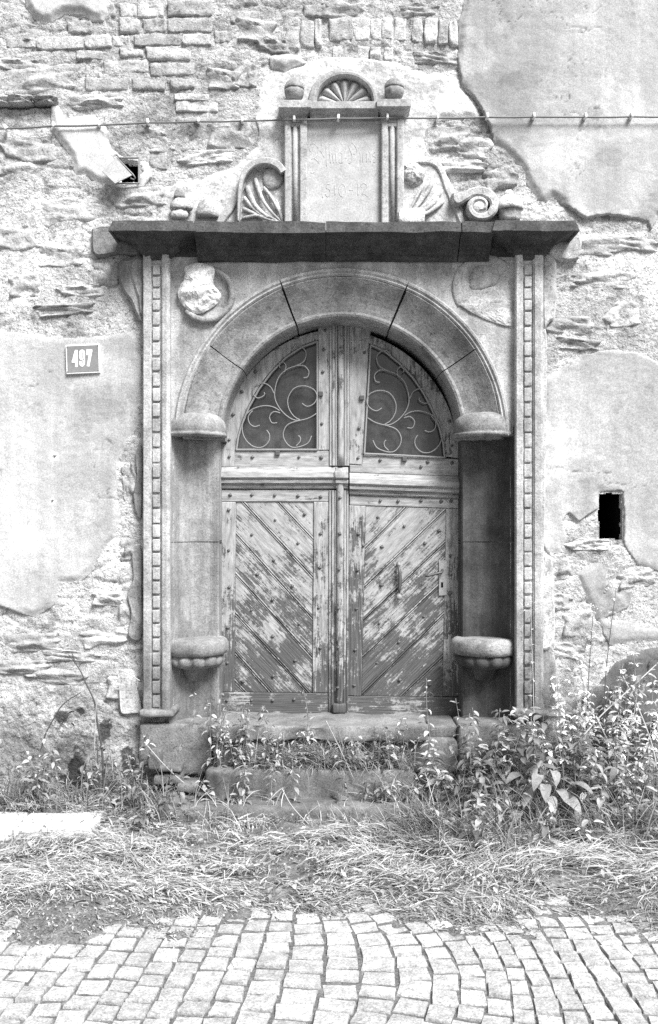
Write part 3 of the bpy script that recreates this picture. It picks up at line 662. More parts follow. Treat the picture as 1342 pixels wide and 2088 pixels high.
# right medallion: rim and worn portrait in profile, shoulders broken away
mc2 = XZ(990, 585, .06); g = G(); disc(g, mc2, [(.20, .03), (.20, .048), (.190, .054), (.165, .053), (.15, .047), (.0, .044)], a0=radians(40), a1=radians(215)); rough_pts(g, .005, 12, 8)
med2 = g.mk('medallion', M['stone'], portal, True)
hp = crom([XZ(*p) for p in ((966, 549), (962, 556), (960, 560), (953, 572), (957, 576), (953, 579), (956, 583), (954, 588), (960, 594), (975, 594), (990, 590), (1004, 586), (1014, 576), (1016, 562), (1006, 550), (985, 544))], 5, True)
g = G(); cen = hp.mean(0); m = len(hp)
for j, (k, o) in enumerate(((1, .040), (1, .046), (.93, .052), (.75, .058), (.45, .063), (.12, .064))):
    for p in hp: q = cen+(p-cen)*k; g.V.append((q[0], -o-.004*float(fbm(np.array([q[0]*25]), np.array([q[1]*25]), 3, 4)[0]), q[1]))
for j in range(5):
    for k in range(m): l = (k+1) % m; g.F.append((j*m+k, j*m+l, j*m+m+l, j*m+m+k))
g.F.append(tuple(range(5*m, 6*m))); g.mk('worn_head', M['stone'], med2, True)
lump('broken_shoulder', [(957, 600), (985, 590), (1012, 584), (1034, 600), (1049, 622), (1048, 664), (1012, 660), (975, 645), (945, 628), (934, 616)], .040, .016, M['stone_carved'], med2, 9, 7., .010)
# pilasters with their ladder of small blocks
for side, (xa, xb, xc, xd) in enumerate(((291, 309, 327, 346), (1052, 1069, 1087, 1109))):
    zb = P(0, 1450, .1)[2]; zt = P(0, 516, .1)[2]
    X4 = [P(q, 0, .1)[0] for q in (xa, xb, xc, xd)]
    plan = [(X4[0], -.1), (X4[0], .092), (X4[0]+.006, .100), (X4[1]-.010, .100), (X4[1]-.006, .094), (X4[1]-.003, .088), (X4[1], .076), (X4[2], .076), (X4[2]+.003, .088), (X4[2]+.008, .092), (X4[2]+.012, .100), (X4[3]-.018, .104), (X4[3]-.008, .100), (X4[3], .090), (X4[3], -.1)]
    g = G(); sweep_z(g, plan, zb, zt, 110); rough_pts(g, .007, 13, side+2)
    pil = g.mk('pilaster', M['stone'], portal)
    V, Fs = rbox(1, 1, 1, .12, 0, (2, 1, 2), 3); bm_ = raw_mesh('block', V, Fs, True); fixn(bm_); bm_.materials.append(M['stone'])
    n = 30; py = 538; bw_ = (X4[2]-X4[1])
    pos = []
    while py < 1436:
        h = (24 if py < 620 else 31 if py < 1060 else 29); pos.append((py, h)); py += h
    for (py, h) in pos:
        z1 = P(0, py+1.6, .09)[2]; z0 = P(0, py+h-1.6, .09)[2]
        inst('block', bm_, ((X4[1]+X4[2])/2+random.uniform(-.001, .001), -.078, (z0+z1)/2), pil, (0, random.uniform(-.02, .02), 0), (bw_*random.uniform(.78, .9), .030+random.choice((-.012, -.004, -.002, .0, .002)), (z1-z0)*random.uniform(.9, 1.02)))
    g = G(); rb = rbox(X4[3]-X4[0]+.05, .26, .05, .02, .012, (6, 3, 1), side+4, 11); V = rb[0]+np.array([(X4[0]+X4[3])/2+.006, -.0, zb-.012]); mk('pilaster_foot', V, rb[1], M['stone_jamb'], pil, True)
# seat niches in the splayed jambs
ZS = P(0, 1305, .0)[2]; ZI = P(0, 886, .06)[2]; ZJ = P(0, 1106, -.03)[2]
for side, sg in ((0, -1), (1, 1)):
    def px2x(px, out): return P(px, 0, out)[0]
    if side == 0: xo, xi, xd_ = px2x(344, .06), px2x(448, -.14), px2x(449, -.30)
    else: xo, xi, xd_ = px2x(1053, .06), px2x(940, -.14), px2x(939, -.30)
    plan = [(xo, -.37), (xo, .058)]
    e0 = np.array([xo-sg*.014, .056]); e1 = np.array([xi+sg*.026, -.115]); ch = e1-e0; nn = np.array([-ch[1], ch[0]]); nn /= np.linalg.norm(nn)
    if nn[1] > 0: nn = -nn
    for t in np.linspace(0, 1, 15): q = e0+ch*t+nn*.085*(sin(pi*t)**.75); plan.append(tuple(q))
    plan += [(xi+sg*.010, -.112), (xi+sg*.002, -.120), (xi, -.135), (xi, -.37)]
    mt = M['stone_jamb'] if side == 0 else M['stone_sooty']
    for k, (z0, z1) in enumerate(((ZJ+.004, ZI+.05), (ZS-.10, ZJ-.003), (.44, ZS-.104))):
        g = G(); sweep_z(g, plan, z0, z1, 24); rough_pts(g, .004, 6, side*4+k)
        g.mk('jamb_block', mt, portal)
    g = G(); jp = [(x, o-.004) for (x, o) in plan]; sweep_z(g, jp, ZJ-.01, ZJ+.01, 1); g.mk('bed_joint', M['joint'], portal)
    # hood over the niche
    c = ((px2x(343, .03)+px2x(463, .03))/2 if side == 0 else (px2x(923, .03)+px2x(1051, .03))/2, -.08, 0)
    c = (c[0]-.030 if side == 0 else c[0]+.026, c[1], 0)
    rx = .188 if side == 0 else .196
    hz = P(0, 888, .07)[2]
    g = G(); prof = [(.5, .0), (.93, .0), (.98, .004), (1.0, .014), (.985, .022), (.95, .026), (.97, .034), (.975, .06), (.95, .085), (.90, .108), (.82, .126), (.70, .140), (.5, .150), (.25, .155), (.02, .157)]
    lathe(g, [(r, z) for r, z in prof], (c[0], c[1], hz), rx, .185, 40, mod=lambda j, a: 1+.05*abs(cos(a))**6); rough_pts(g, .005, 10, side)
    g.mk('niche_hood', M['stone_jamb'] if side == 0 else M['stone_arch'], portal, True)
    # seat
    g = G(); prof = [(.02, 0), (.6, .002), (.88, .0), (.96, -.010), (1.0, -.032), (1.0, -.066), (.97, -.092), (.90, -.100)]
    lathe(g, prof, (c[0], c[1]-.005, ZS+.005), rx+.002, .195, 40, mod=lambda j, a: 1+.06*abs(cos(a))**6); rough_pts(g, .008, 12, 7+side)
    seat = g.mk('seat', M['stone_jamb'] if side == 0 else M['stone_arch'], portal, True)
    g = G(); prof = [(.80, -.096), (.92, -.104), (.96, -.125), (.94, -.150), (.84, -.168), (.66, -.178), (.42, -.19), (.30, -.26)]
    lathe(g, prof, (c[0], c[1]-.005, ZS+.005), rx, .19, 96, mod=lambda j, a: 1-(.10 if j < 6 else .02)*(1-abs(sin(a*6))**.6)); rough_pts(g, .006, 12, 17+side)
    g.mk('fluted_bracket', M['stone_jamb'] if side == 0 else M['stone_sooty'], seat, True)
# side stones beside the pilasters
def slab_poly(name, pts, o0, o1, mat, parent, c=.012, amp=.006, seed=0):
    p = crom([XZ(*q, o1) for q in pts], 4, True); g = G(); prism(g, p, o0, o1, c); rough_pts(g, amp, 9, seed); return g.mk(name, mat, parent)
slab_poly('portal_block', [(186, 478), (192, 462), (240, 458), (290, 458), (290, 515), (240, 516), (192, 520)], -.05, .045, M['stone_arch'], portal, seed=1)
slab_poly('side_scroll', [(243, 530), (262, 526), (292, 526), (292, 650), (278, 645), (266, 615), (248, 590), (240, 560)], -.05, .05, M['stone_jamb'], portal, .016, seed=2)
slab_poly('side_scroll', [(268, 530), (292, 530), (292, 640), (280, 610), (270, 580), (264, 555)], -.05, .066, M['stone_jamb'], portal, .016, seed=3)
slab_poly('portal_block', [(1108, 525), (1132, 528), (1136, 560), (1134, 640), (1122, 655), (1108, 660)], -.05, .055, M['stone_carved'], portal, seed=4)
slab_poly('portal_block', [(1108, 660), (1116, 700), (1114, 900), (1110, 1110), (1104, 1110), (1104, 660)], -.05, .045, M['stone_carved'], portal, .006, seed=5)
slab_poly('portal_block', [(1098, 1146), (1108, 1132), (1126, 1140), (1130, 1200), (1131, 1308), (1098, 1312)], -.05, .075, M['stone_carved'], portal, seed=6)
slab_poly('portal_block', [(1098, 1318), (1128, 1318), (1135, 1380), (1130, 1440), (1100, 1470)], -.05, .05, M['stone_jamb'], portal, seed=7)
slab_poly('portal_block', [(270, 1128), (288, 1120), (289, 1210), (288, 1300), (262, 1296), (268, 1250), (260, 1215), (272, 1180)], -.05, .030, M['stone_arch'], portal, .003, .012, seed=8)
slab_poly('portal_block', [(240, 1372), (256, 1366), (272, 1370), (280, 1410), (288, 1450), (262, 1455), (247, 1450), (243, 1410)], -.05, .028, M['stone_carved'], portal, .003, .014, seed=9)
slab_poly('portal_block', [(276, 925), (289, 915), (288, 1050), (278, 1044), (272, 1010), (279, 970)], -.05, .026, M['stone_arch'], portal, .003, .010, seed=19)
slab_poly('portal_block', [(1120, 505), (1180, 470), (1182, 525), (1135, 527)], -.05, .05, M['stone_carved'], portal, seed=21)
# frieze and cornice
g = G(); box(g, XL, XR, -.2, .048, ZT-.004, 3.47); g.mk('frieze', M['stone_dark'], portal)
cprof = [(.0, 3.303), (.062, 3.305), (.075, 3.312), (.078, 3.330), (.098, 3.338), (.104, 3.352), (.128, 3.362), (.132, 3.378), (.150, 3.398), (.185, 3.418), (.224, 3.428), (.230, 3.420), (.243, 3.422), (.224, 3.486), (.218, 3.490), (.0, 3.50)]
eprof = [(o+(.022 if o > .01 else 0), z) for o, z in cprof]
def cornice_mid(px0, px1, seed):
    g = G(); sweep_x(g, cprof, P(px0, 0, .24)[0], P(px1, 0, .24)[0], 60, .006, seed); g.mk('cornice_block', M['stone_dark'], portal)
cornice_mid(395, 664, 1); cornice_mid(665, 941, 2); cornice_mid(943, 1008, 3)
for (pa, pb, sd_) in ((222, 398, 4), (1005, 1181, 5)):
    xa, xb = P(pa, 0, .262)[0], P(pb, 0, .262)[0]; g = G(); k = len(eprof); omax = .262
    lv = []
    for (o, z) in eprof:
        e = (omax-max(o, .06))*1.08; lv.append([(xa+e, -.1, z)]+[(xa+e, -.1+(o+.1)*q/6, z) for q in range(1, 6)]+[(xa+e+(xb-xa-2*e)*q/24, o, z) for q in range(25)]+[(xb-e, o-(o+.1)*q/6, z) for q in range(1, 6)]+[(xb-e, -.1, z)])
    m4 = len(lv[0]); V = [(x, -o, z) for L_ in lv for (x, o, z) in L_]; Fs = [tuple(range(m4)), tuple(range(m4*k-m4, m4*k))]
    for j in range(k-1):
        for i in range(m4): l = (i+1) % m4; Fs.append((j*m4+i, j*m4+l, j*m4+m4+l, j*m4+m4+i))
    g.add(V, Fs); rough_pts(g, .006, 13, sd_); g.mk('cornice_block', M['stone_dark'], portal)
# base course under the pilasters
rblock('base_block', P(284, 0, .08)[0], P(432, 0, .08)[0], -.2, .085, .20, .505, M['plinth'], portal, .02, .014, (16, 3, 8), 3)
rblock('base_block', P(934, 0, .08)[0], P(1100, 0, .08)[0], -.2, .085, .05, .505, M['step'], portal, .03, .012, (10, 2, 5), 4)
rblock('base_block', P(432, 0, .06)[0]+.004, P(934, 0, .06)[0]-.004, -.36, .085, .20, .425, M['step'], portal, .03, .016, (16, 2, 5), 14)
rblock('sill_block', P(874, 0, .06)[0], P(934, 0, .06)[0], -.36, .05, .41, .49, M['step'], portal, .02, .012, (4, 3, 3), 15)
rblock('base_block', P(275, 0, .08)[0], P(318, 0, .08)[0], -.2, .075, -.05, .30, M['step'], portal, .02, .010, (4, 2, 5), 5)
# ------------------------------------------------------------ steps
step_l = ['pale worn stone threshold directly under the door', 'dark stone step below the threshold, grass on its top', 'lowest stone step, half buried in dry grass']
thr = rblock('threshold', P(432, 0, .12)[0], P(872, 0, .12)[0], -.37, .13, .415, .505, gmat('threshold_stone', .13, .27, 5, bump=.4, bs=90, fine=.2, speck=.3, bdist=.005), None, .014, .024, (44, 8, 4), 6, freq=9)
tag(thr, step_l[0], 'step')
s2 = rblock('stone_step', P(418, 0, .28)[0], P(845, 0, .28)[0], -.1, .285, -.02, .285, M['step'], None, .03, .012, (22, 4, 6), 7, freq=6); tag(s2, step_l[1], 'step', 'stone steps')
s3 = rblock('stone_step', P(305, 0, .46)[0], P(842, 0, .46)[0], .0, .465, -.06, .125, M['step'], None, .025, .010, (26, 4, 4), 8, freq=6); tag(s3, step_l[2], 'step', 'stone steps')
for k, (px, py, w_, h_, o) in enumerate(((345, 1585, .16, .05, .12), (350, 1562, .14, .035, .10), (385, 1600, .12, .05, .18), (318, 1545, .07, .11, .11))):
    c = P(px, py, o); V, Fs = rbox(w_, .16, h_, .015, .012, (3, 2, 2), 30+k, 16); ob = mk('loose_stone', V+np.array(c), Fs, M['step'], None, True)
    tag(ob, ['flat loose stone lowest in the gap left of the steps', 'thin loose stone in the gap under the left base block', 'small loose stone lying against the left end of the dark step', 'upright rounded stone at the left corner of the gap'][k], 'stone', 'loose stones beside the steps')
# ------------------------------------------------------------ carved overdoor on the cornice
aed = thing('carved_overdoor', P(703, 455, .05), 'carved stone overdoor with shell pediment, inscribed tablet and scroll wings above the cornice', 'carving')
def A_(px, py, o=.06): return XZ(px, py, o)
def rectp(x0, y0, x1, y1, o): return [A_(x0, y1, o), A_(x1, y1, o), A_(x1, y0, o), A_(x0, y0, o)]
g = G(); prism(g, rectp(624, 240, 780, 470, .034), -.03, .034, .002); tablet = g.mk('inscription_tablet', M['tablet'], aed)
for (x0, x1) in ((580, 626), (778, 824)):
    g = G(); xm = (x0+x1)/2
    prism(g, rectp(x0, 232, x0+13, 470, .075), -.03, .075, .006); prism(g, rectp(x1-15, 232, x1, 470, .0755), -.03, .0755, .006)
    prism(g, rectp(x0+13.2, 232, x1-15.2, 248, .0745), -.03, .0745, .003); box(g, A_(x0+13, 0)[0], A_(x1-15, 0)[0], -.03, .052, A_(0, 470)[1], A_(0, 249)[1])
    rough_pts(g, .002, 12, 3); sp_ = g.mk('small_pilaster', M['stone_aed'], aed)
    g = G(); c = P(xm-1, 258, .052); pr = [(.4, 0), (1, 0)]; tube(g, [P(xm-1, 256, .056), P(xm-1, 455, .056)], .015, 10); g.mk('fluted_shaft', M['stone_aed'], sp_, True)
    g = G(); prism(g, [A_(xm-13, 249, .07), A_(xm+11, 249, .07), A_(xm+7, 258, .07), A_(xm-9, 258, .07)], .03, .07, .003); g.mk('capital', M['stone_aed'], sp_)
def ent(px0, px1, top, mid, bot, o1, mirror=None):
    g = G(); z2 = A_(0, top, o1)[1]; z1 = A_(0, mid, o1)[1]; z0 = A_(0, bot, o1-.05)[1]
    pr = [(.0, z0), (o1-.060, z0), (o1-.056, z0+.008), (o1-.042, z0+.016), (o1-.036, z0+(z1-z0)*.55), (o1-.016, z1-.004), (o1-.002, z1), (o1, z1+.003), (o1, z2-.003), (o1-.004, z2), (.0, z2+.004)]
    xa, xb = A_(px0, 0, o1)[0], A_(px1, 0, o1)[0]; k = len(pr); lv = []
    for (o, z) in pr:
        e = (o1-max(o, o1-.06))*.7 if mirror else 0; lv.append([(xa+e, -.03, z), (xa+e, o, z), (xb-e, o, z), (xb-e, -.03, z)])
    V = [(x, -o, z) for L_ in lv for (x, o, z) in L_]; Fs = [(0, 1, 2, 3), tuple(range(4*k-4, 4*k))]
    for j in range(k-1):
        for i in range(4): l = (i+1) % 4; Fs.append((j*4+i, j*4+l, j*4+4+l, j*4+4+i))
    g.add(V, Fs); rough_pts(g, .0015, 12, 5); return g.mk('entablature', M['stone_aed'], aed)
ent(568, 634, 203, 219, 240, .135, True); ent(632, 772, 206, 221, 241, .115); ent(769, 838, 201, 217, 239, .135, True)
# arched pediment and shell
pc = A_(703, 206, .08)
def arcp(prof, a0, a1, n, name, mat, parent):
    g = G(); k = len(prof); V = []
    for i in range(n+1):
        a = a0+(a1-a0)*i/n; V += [(pc[0]+r*cos(a), -o, pc[1]+r*.93*sin(a)) for (r, o) in prof]
    Fs = [tuple(range(k)), tuple(range(n*k+k-1, n*k-1, -1))]
    for i in range(n):
        for j in range(k): l = (j+1) % k; Fs.append((i*k+j, i*k+l, i*k+k+l, i*k+k+j))
    g.add(V, Fs); rough_pts(g, .002, 10, 2); return g.mk(name, mat, parent)
arcp([(.222, -.02), (.222, .06), (.216, .072), (.190, .080), (.178, .078), (.170, .066), (.168, -.02)], radians(-4), radians(184), 40, 'pediment_arch', M['stone_aed'], aed)
arcp([(.170, -.03), (.170, .012), (.0, .010), (.0, -.03)], 0, pi, 24, 'pediment_field', M['stone_aed'], aed)
nl = 7
for q in range(nl):
    g = G(); V = []; a0 = pi*q/nl+.02; a1 = pi*(q+1)/nl-.02; nr, na = 9, 8
    for i in range(nr):
        r = .006+(.158-.006)*i/(nr-1)
        for k in range(na+1):
            t = k/na; a = a0+(a1-a0)*t; rr = r*(1+.06*(sin(pi*t)-.5)*(i/(nr-1)))
            V.append((pc[0]+rr*cos(a), -(.014+(.008+.030*(i/(nr-1))**.8)*sin(pi*t)**.7*(1 if i < nr-1 else .35)), pc[1]+.006+rr*.90*sin(a)))
    Fs = [(i*(na+1)+k, i*(na+1)+k+1, (i+1)*(na+1)+k+1, (i+1)*(na+1)+k) for i in range(nr-1) for k in range(na)]
    g.add(V, Fs); g.mk('shell_rib', M['tablet'], aed, True)
# budded finials
for (px, py) in ((600, 203), (804, 201)):
    c = P(px, py, .075); g = G()
    prof = [(.038, 0), (.050, .012), (.057, .035), (.058, .052), (.052, .058)]
    lathe(g, prof, (c[0], .075, c[2]), 1, .9, 40, mod=lambda j, a: 1+.05*abs(sin(a*4))); fin = g.mk('finial', M['stone_arch'], aed, True)
    g = G(); prof = [(.050, .056), (.060, .060), (.060, .070), (.054, .082), (.046, .098), (.032, .112), (.014, .122), (.002, .124)]
    lathe(g, prof, (c[0], .075, c[2]), 1, .9, 40, mod=lambda j, a: 1+(.07 if j > 2 else 0)*sin(a*5+j*1.6)); g.mk('bud', M['stone_arch'], fin, True)
# faint lettering cut proud of the tablet
def pxm(pts, ox, oy, sc): return [(ox+x/sc, oy+y/sc) for x, y in pts]
INS = [[(100, 125), (150, 105), (205, 135), (240, 200), (225, 290), (170, 350)], [(100, 180), (95, 210), (110, 240)], [(270, 215), (300, 265), (335, 330)], [(285, 118), (295, 130)], [(115, 358), (175, 355), (220, 390), (255, 440)], [(112, 582), (145, 592), (180, 575)], [(370, 130), (372, 300), (375, 480)], [(420, 105), (425, 250), (440, 430)], [(415, 108), (440, 118)], [(470, 260), (480, 340), (490, 425)], [(525, 260), (530, 340), (540, 425)], [(600, 255), (630, 280), (630, 420)], [(590, 340), (588, 420), (630, 425)], [(680, 340), (715, 340)], [(745, 150), (765, 215), (800, 310), (780, 410), (740, 430)], [(790, 95), (830, 120), (880, 215), (850, 270), (820, 275)], [(930, 260), (940, 340), (935, 410)], [(985, 250), (975, 330), (980, 420)], [(1040, 250), (1040, 410)], [(1075, 250), (1100, 270), (1100, 410)], [(1190, 250), (1150, 260), (1150, 310), (1200, 340), (1190, 400), (1150, 410)],
       [(300, 770), (305, 1000)], [(425, 775), (385, 778), (370, 845), (410, 855), (435, 900), (430, 950), (390, 985), (355, 940)], [(512, 780), (515, 960)], [(620, 765), (665, 790), (690, 870), (675, 950), (640, 985), (600, 960), (578, 900), (585, 830), (620, 765)], [(745, 878), (815, 870)], [(895, 760), (895, 970)], [(955, 830), (945, 795), (985, 762), (1030, 780), (1040, 815), (1000, 880), (960, 950), (1000, 945), (1055, 985)]]
for pts in INS:
    pp = crom(pxm(pts, 620, 280, 8.133), 5); g = G(); tube(g, [P(x, y, .0335) for x, y in pp], .0024, 5); g.mk('letter_stroke', M['tablet'], tablet, True)
# wings
def band(name, pts, wd, o0, o1, mat, parent, c=.006, taper=None):
    pp = crom([A_(*p) for p in pts], 6); t = np.gradient(pp, axis=0); nn = np.stack([-t[:, 1], t[:, 0]], -1); nn /= np.linalg.norm(nn, axis=1)[:, None]
    w_ = np.full(len(pp), wd*S_/2) if taper is None else np.interp(np.linspace(0, 1, len(pp)), np.linspace(0, 1, len(taper)), taper)*S_/2
    g = G(); strip(g, pp+nn*w_[:, None], pp-nn*w_[:, None], o0, o1, c); rough_pts(g, .006, 16, 1); return g.mk(name, mat, parent)
band('scroll_band', [(578, 352), (567, 338), (546, 330), (523, 333), (504, 347), (493, 368), (489, 395), (487, 425), (486, 452)], 12, -.02, .085, M['stone_aed'], aed, taper=[14, 15, 14, 12, 9, 6, 4])
band('scroll_tail', [(494, 366), (480, 398), (464, 425), (448, 447), (440, 462)], 17, -.02, .036, M['stone_aed'], aed)
relief('scroll_field', A_(535, 400), .15, .21, lambda u, v, r: .004*(1-r), M['stone_carved'], aed, base=.012)
def rib(a, b_, bend, r0, r1, o, parent, mat):
    a = np.array(A_(*a)); b_ = np.array(A_(*b_)); d = b_-a; nn = np.array([-d[1], d[0]])
    pts = [a+d*t+nn*bend*sin(pi*t) for t in np.linspace(0, 1, 10)]
    path = [(p[0], -(o+.016*sin(pi*min(1, i/9*1.1))), p[1]) for i, p in enumerate(pts)]
    g = G(); tube(g, path, lambda t: r0+(r1-r0)*t**.7 if t < .9 else r1*.75, 8); rough_pts(g, .008, 22, int(a[0]*100+b_[0]*300)); return g.mk('acanthus_rib', mat, parent, True)
shell = relief('shell_ball', A_(556, 358), .066, .066, lambda u, v, r: .026*math.sqrt(max(0, 1-r*r)), M['stone_aed'], aed, base=.02, seed=3)
for (t, bd, r1) in (((503, 376), .16, .019), ((497, 398), .12, .013), ((520, 360), .10, .016), ((537, 378), -.05, .012), ((494, 421), .05, .014), ((492, 441), -.10, .012), ((548, 396), -.06, .010), ((562, 402), -.03, .008), ((510, 408), .06, .008)):
    rib((576, 452), t, bd, .005, r1, .03, aed, M['stone_carved'])
def dome(px, py, w_, h_, o, mat, squash=.5, parent=aed, prof=None):
    c = P(px, py, o); g = G(); pr = prof or [(1, 0), (.98, .25), (.9, .5), (.72, .75), (.45, .92), (.02, 1)]
    lathe(g, [(r*w_*S_/2, z*h_*S_) for r, z in pr], (c[0], o, c[2]), 1, squash, 28); rough_pts(g, .012, 18, int(px)); return g.mk('knob', mat, parent, True)
dome(366, 404, 24, 20, .045, M['stone_arch']); dome(370, 428, 48, 24, .05, M['stone_carved'], prof=[(.9, 0), (1, .2), (.9, .5), (.6, .85), (.45, 1), (.02, 1.02)]); dome(366, 446, 36, 18, .05, M['stone_carved'], prof=[(.9, 0), (1, .5), (.9, .98), (.02, 1)])
dome(423, 442, 46, 40, .04, M['stone_carved'])
# right wing
relief('shell_ball', A_(846, 352), .066, .070, lambda u, v, r: .036*math.sqrt(max(0, 1-r*r))+.014*float(fbm(np.array([u*3.]), np.array([v*3.]), 3, 5)[0]), M['stone_carved'], aed, base=.02, seed=5)
band('scroll_band', [(830, 336), (846, 324), (868, 321), (892, 329), (905, 350), (915, 380), (932, 420), (945, 450)], 12, -.02, .032, M['lime'], aed)
for (t, bd, r1) in (((884, 366), -.04, .016), ((872, 372), -.05, .012), ((900, 384), -.06, .024), ((893, 398), -.08, .030), ((905, 404), -.10, .020), ((862, 376), 0, .009)):
    rib((826, 446), t, bd, .005, r1, .03, aed, M['stone_carved'])
rblock('broken_stone', A_(812, 0)[0], A_(865, 0)[0], .0, .10, A_(0, 458)[1], A_(0, 428)[1], M['fresh'], aed, .014, .012, (5, 2, 3), 12, freq=20)
sp_pts = []
for k in range(0, 44):
    a = radians(200)+k*.27; r = 36*math.exp(-k*.045); sp_pts.append((978+r*cos(a), 420-r*sin(a)*-1))
band('spiral_scroll', [(928, 396), (932, 412)]+[(978+ (38-1.0*k)*cos(radians(165-k*20)) , 421-(32-.8*k)*sin(radians(165-k*20))*1.0) for k in range(1, 34, 1) if 38-1.0*k > 6][:32], 15, -.02, .085, M['stone_carved'], aed, .010, taper=[14, 20, 17, 13, 10, 8, 6])
relief('spiral_eye', A_(978, 421), .05, .05, lambda u, v, r: .03*math.sqrt(max(0, 1-r*r)), M['fresh'], aed, base=.05, seed=6)
dome(1040, 428, 54, 32, .055, M['fresh'], .75); dome(1040, 452, 46, 24, .05, M['stone_carved'], .75, prof=[(.85, 0), (.95, .3), (1, .8), (1.08, .95), (.02, 1)]); dome(1038, 397, 20, 11, .05, M['stone_carved'])
# ------------------------------------------------------------ the two door leaves
M['wood_hb'] = wood('painted_wood_horizontal_worn', 0, .01)
DO = -.255                                          # front of the leaf frame
def W(px, py, o=DO): return np.array(XZ(px, py, o))
nail_g = G(); lathe(nail_g, [(.0135, 0), (.012, .004), (.006, .010), (.001, .012)], (0, 0, 0), 1, 1, 4, a0=0)
nv = np.array(nail_g.V); nv = np.stack([nv[:, 0], -nv[:, 2], nv[:, 1]], -1); nail_m = raw_mesh('nail', nv, nail_g.F); fixn(nail_m); nail_m.materials.append(M['nail'])
def nails(leaf, pts, sc, ox, oy, o):
    for (x, y) in pts:
        p = P(ox+x/sc, oy+y/sc, o); inst('nail', nail_m, (p[0], p[1], p[2]), leaf, (0, random.uniform(-.4, .4), 0), (random.uniform(.85, 1.15),)*3)
def bar(leaf, name, pts, o0, o1, mat, c=.004, px=True):
    g = G(); prism(g, [W(*p) for p in pts] if px else pts, o0, o1, c); return g.mk(name, mat, leaf)
def moulding(leaf, name, a, b_, prof, mat):        # profile (drop in px, out) swept from a to b
    a = np.array(a, float); b_ = np.array(b_, float); V = []; k = len(prof)
    for q in (a, b_):
        for (dy, o) in prof: w_ = W(q[0], q[1]+dy); V.append((w_[0], -o, w_[1]))
    Fs = [tuple(range(k)), tuple(range(2*k-1, k-1, -1))]+[(j, (j+1) % k, k+(j+1) % k, k+j) for j in range(k)]
    g = G(); g.add(V, Fs); return g.mk(name, mat, leaf)
def boards(leaf, panel, lines, mat):
    rect = [W(*p) for p in panel]; ls = []
    for (a, b_) in lines:
        a = W(*a); b_ = W(*b_); d = (b_-a)/np.linalg.norm(b_-a); n = np.array([-d[1], d[0]])
        if n[1] < 0: n = -n
        ls.append((a, n))
    # from the top down: normals point up
    edges = [None]+ls+[None]
    for i in range(len(edges)-1):
        up, lo = edges[i], edges[i+1]; poly = [np.array(p) for p in rect]
        if up is not None: poly = clip_half(poly, up[0]-up[1]*.012, -up[1])
        if lo is not None and len(poly) > 2: poly = clip_half(poly, lo[0]+lo[1]*.012, lo[1])
        if len(poly) < 3: continue
        g = G(); prism(g, poly, DO-.045, DO-.010+random.uniform(-.002, .002), .003); g.mk('plank', mat, leaf)
    for (p, n) in ls:
        for (s0, s1, o) in ((-.0105, -.0035, -.007), (.0015, .0105, -.004)):
            poly = clip_half([np.array(q) for q in rect], p+n*s0, n); poly = clip_half(poly, p+n*s1, -n)
            if len(poly) > 2: g = G(); prism(g, poly, DO-.045, DO+o, .0025); g.mk('bead', mat, leaf)
def inner_arc(a): return np.array([ACX+(.742-.022*sin(a)**2-(.030*sin(2*a) if cos(a) > 0 else 0))*cos(a), ACZ-.006+(.742-.022*sin(a)**2-(.030*sin(2*a) if cos(a) > 0 else 0))*sin(a)])
Lf = thing('door_leaf', P(571, 1455, DO), 'left door leaf with flaking paint, diagonal planks falling to the right and arched window', 'door', 'leaves of the double door')
Rt = thing('door_leaf', P(823, 1462, DO), 'right sagging door leaf with lever handle and planks rising to the right', 'door', 'leaves of the double door')
# ---- left leaf
warc = [(480, 918), (484, 890), (492, 862), (506, 828), (526, 792), (552, 757), (582, 727), (615, 705), (648, 693)]
wcur = [W(*p) for p in warc]; wcur = crom(wcur, 4); mm = len(wcur)
oc_ = [inner_arc(a) for a in np.linspace(radians(184), radians(97), mm)]
g = G(); strip(g, wcur, oc_, DO-.05, DO, .004); g.mk('arched_rail', M['wood_v'], Lf)
bar(Lf, 'stile', [(449, 900), (481, 916), (481, 952), (449, 952)], DO-.05, DO-.001, M['wood_v'])
bar(Lf, 'rail', [(478, 919), (672, 919), (672, 953), (478, 953)], DO-.05, DO+.0, M['wood_h'])
bar(Lf, 'stile', [(649, 662), (672, 650), (672, 918), (649, 918)], DO-.05, DO+.001, M['wood_v'])
for (x0, x1, o) in ((672, 677, .010), (677.5, 683, .018), (683.5, 688, .012), (702, 707, .016), (707.5, 712, .008)):
    bar(Lf, 'cover_moulding', [(x0, 650), (x1, 650), (x1, 950), (x0, 950)], DO-.05, DO+o, M['wood_v'], .003)
    bar(Lf, 'cover_moulding', [(x0-1, 1000), (x1-1, 1000), (x1-2, 1456), (x0-2, 1456)], DO-.05, DO+o, M['wood_v'], .003)
g = G(); pth = [P(695, y, DO+.012) for y in np.linspace(652, 950, 12)]; tube(g, pth, .021, 10); g.mk('astragal', M['wood_v'], Lf, True)
g = G(); pth = [P(694-1.5*(y-960)/500, y, DO+.014) for y in np.linspace(955, 1452, 16)]; tube(g, pth, .024, 10); g.mk('astragal', M['wood_v'], Lf, True)
rbq = rbox(.075, .05, .05, .012, .003, (2, 2, 2), 3, 20); mk('astragal_cap', rbq[0]+np.array(P(693, 968, DO+.035)), rbq[1], M['wood_v'], Lf, True)
rbq = rbox(.085, .05, .06, .010, .003, (2, 2, 2), 4, 20); mk('astragal_foot', rbq[0]+np.array(P(692, 1444, DO+.030)), rbq[1], M['wood_bare'], Lf, True)
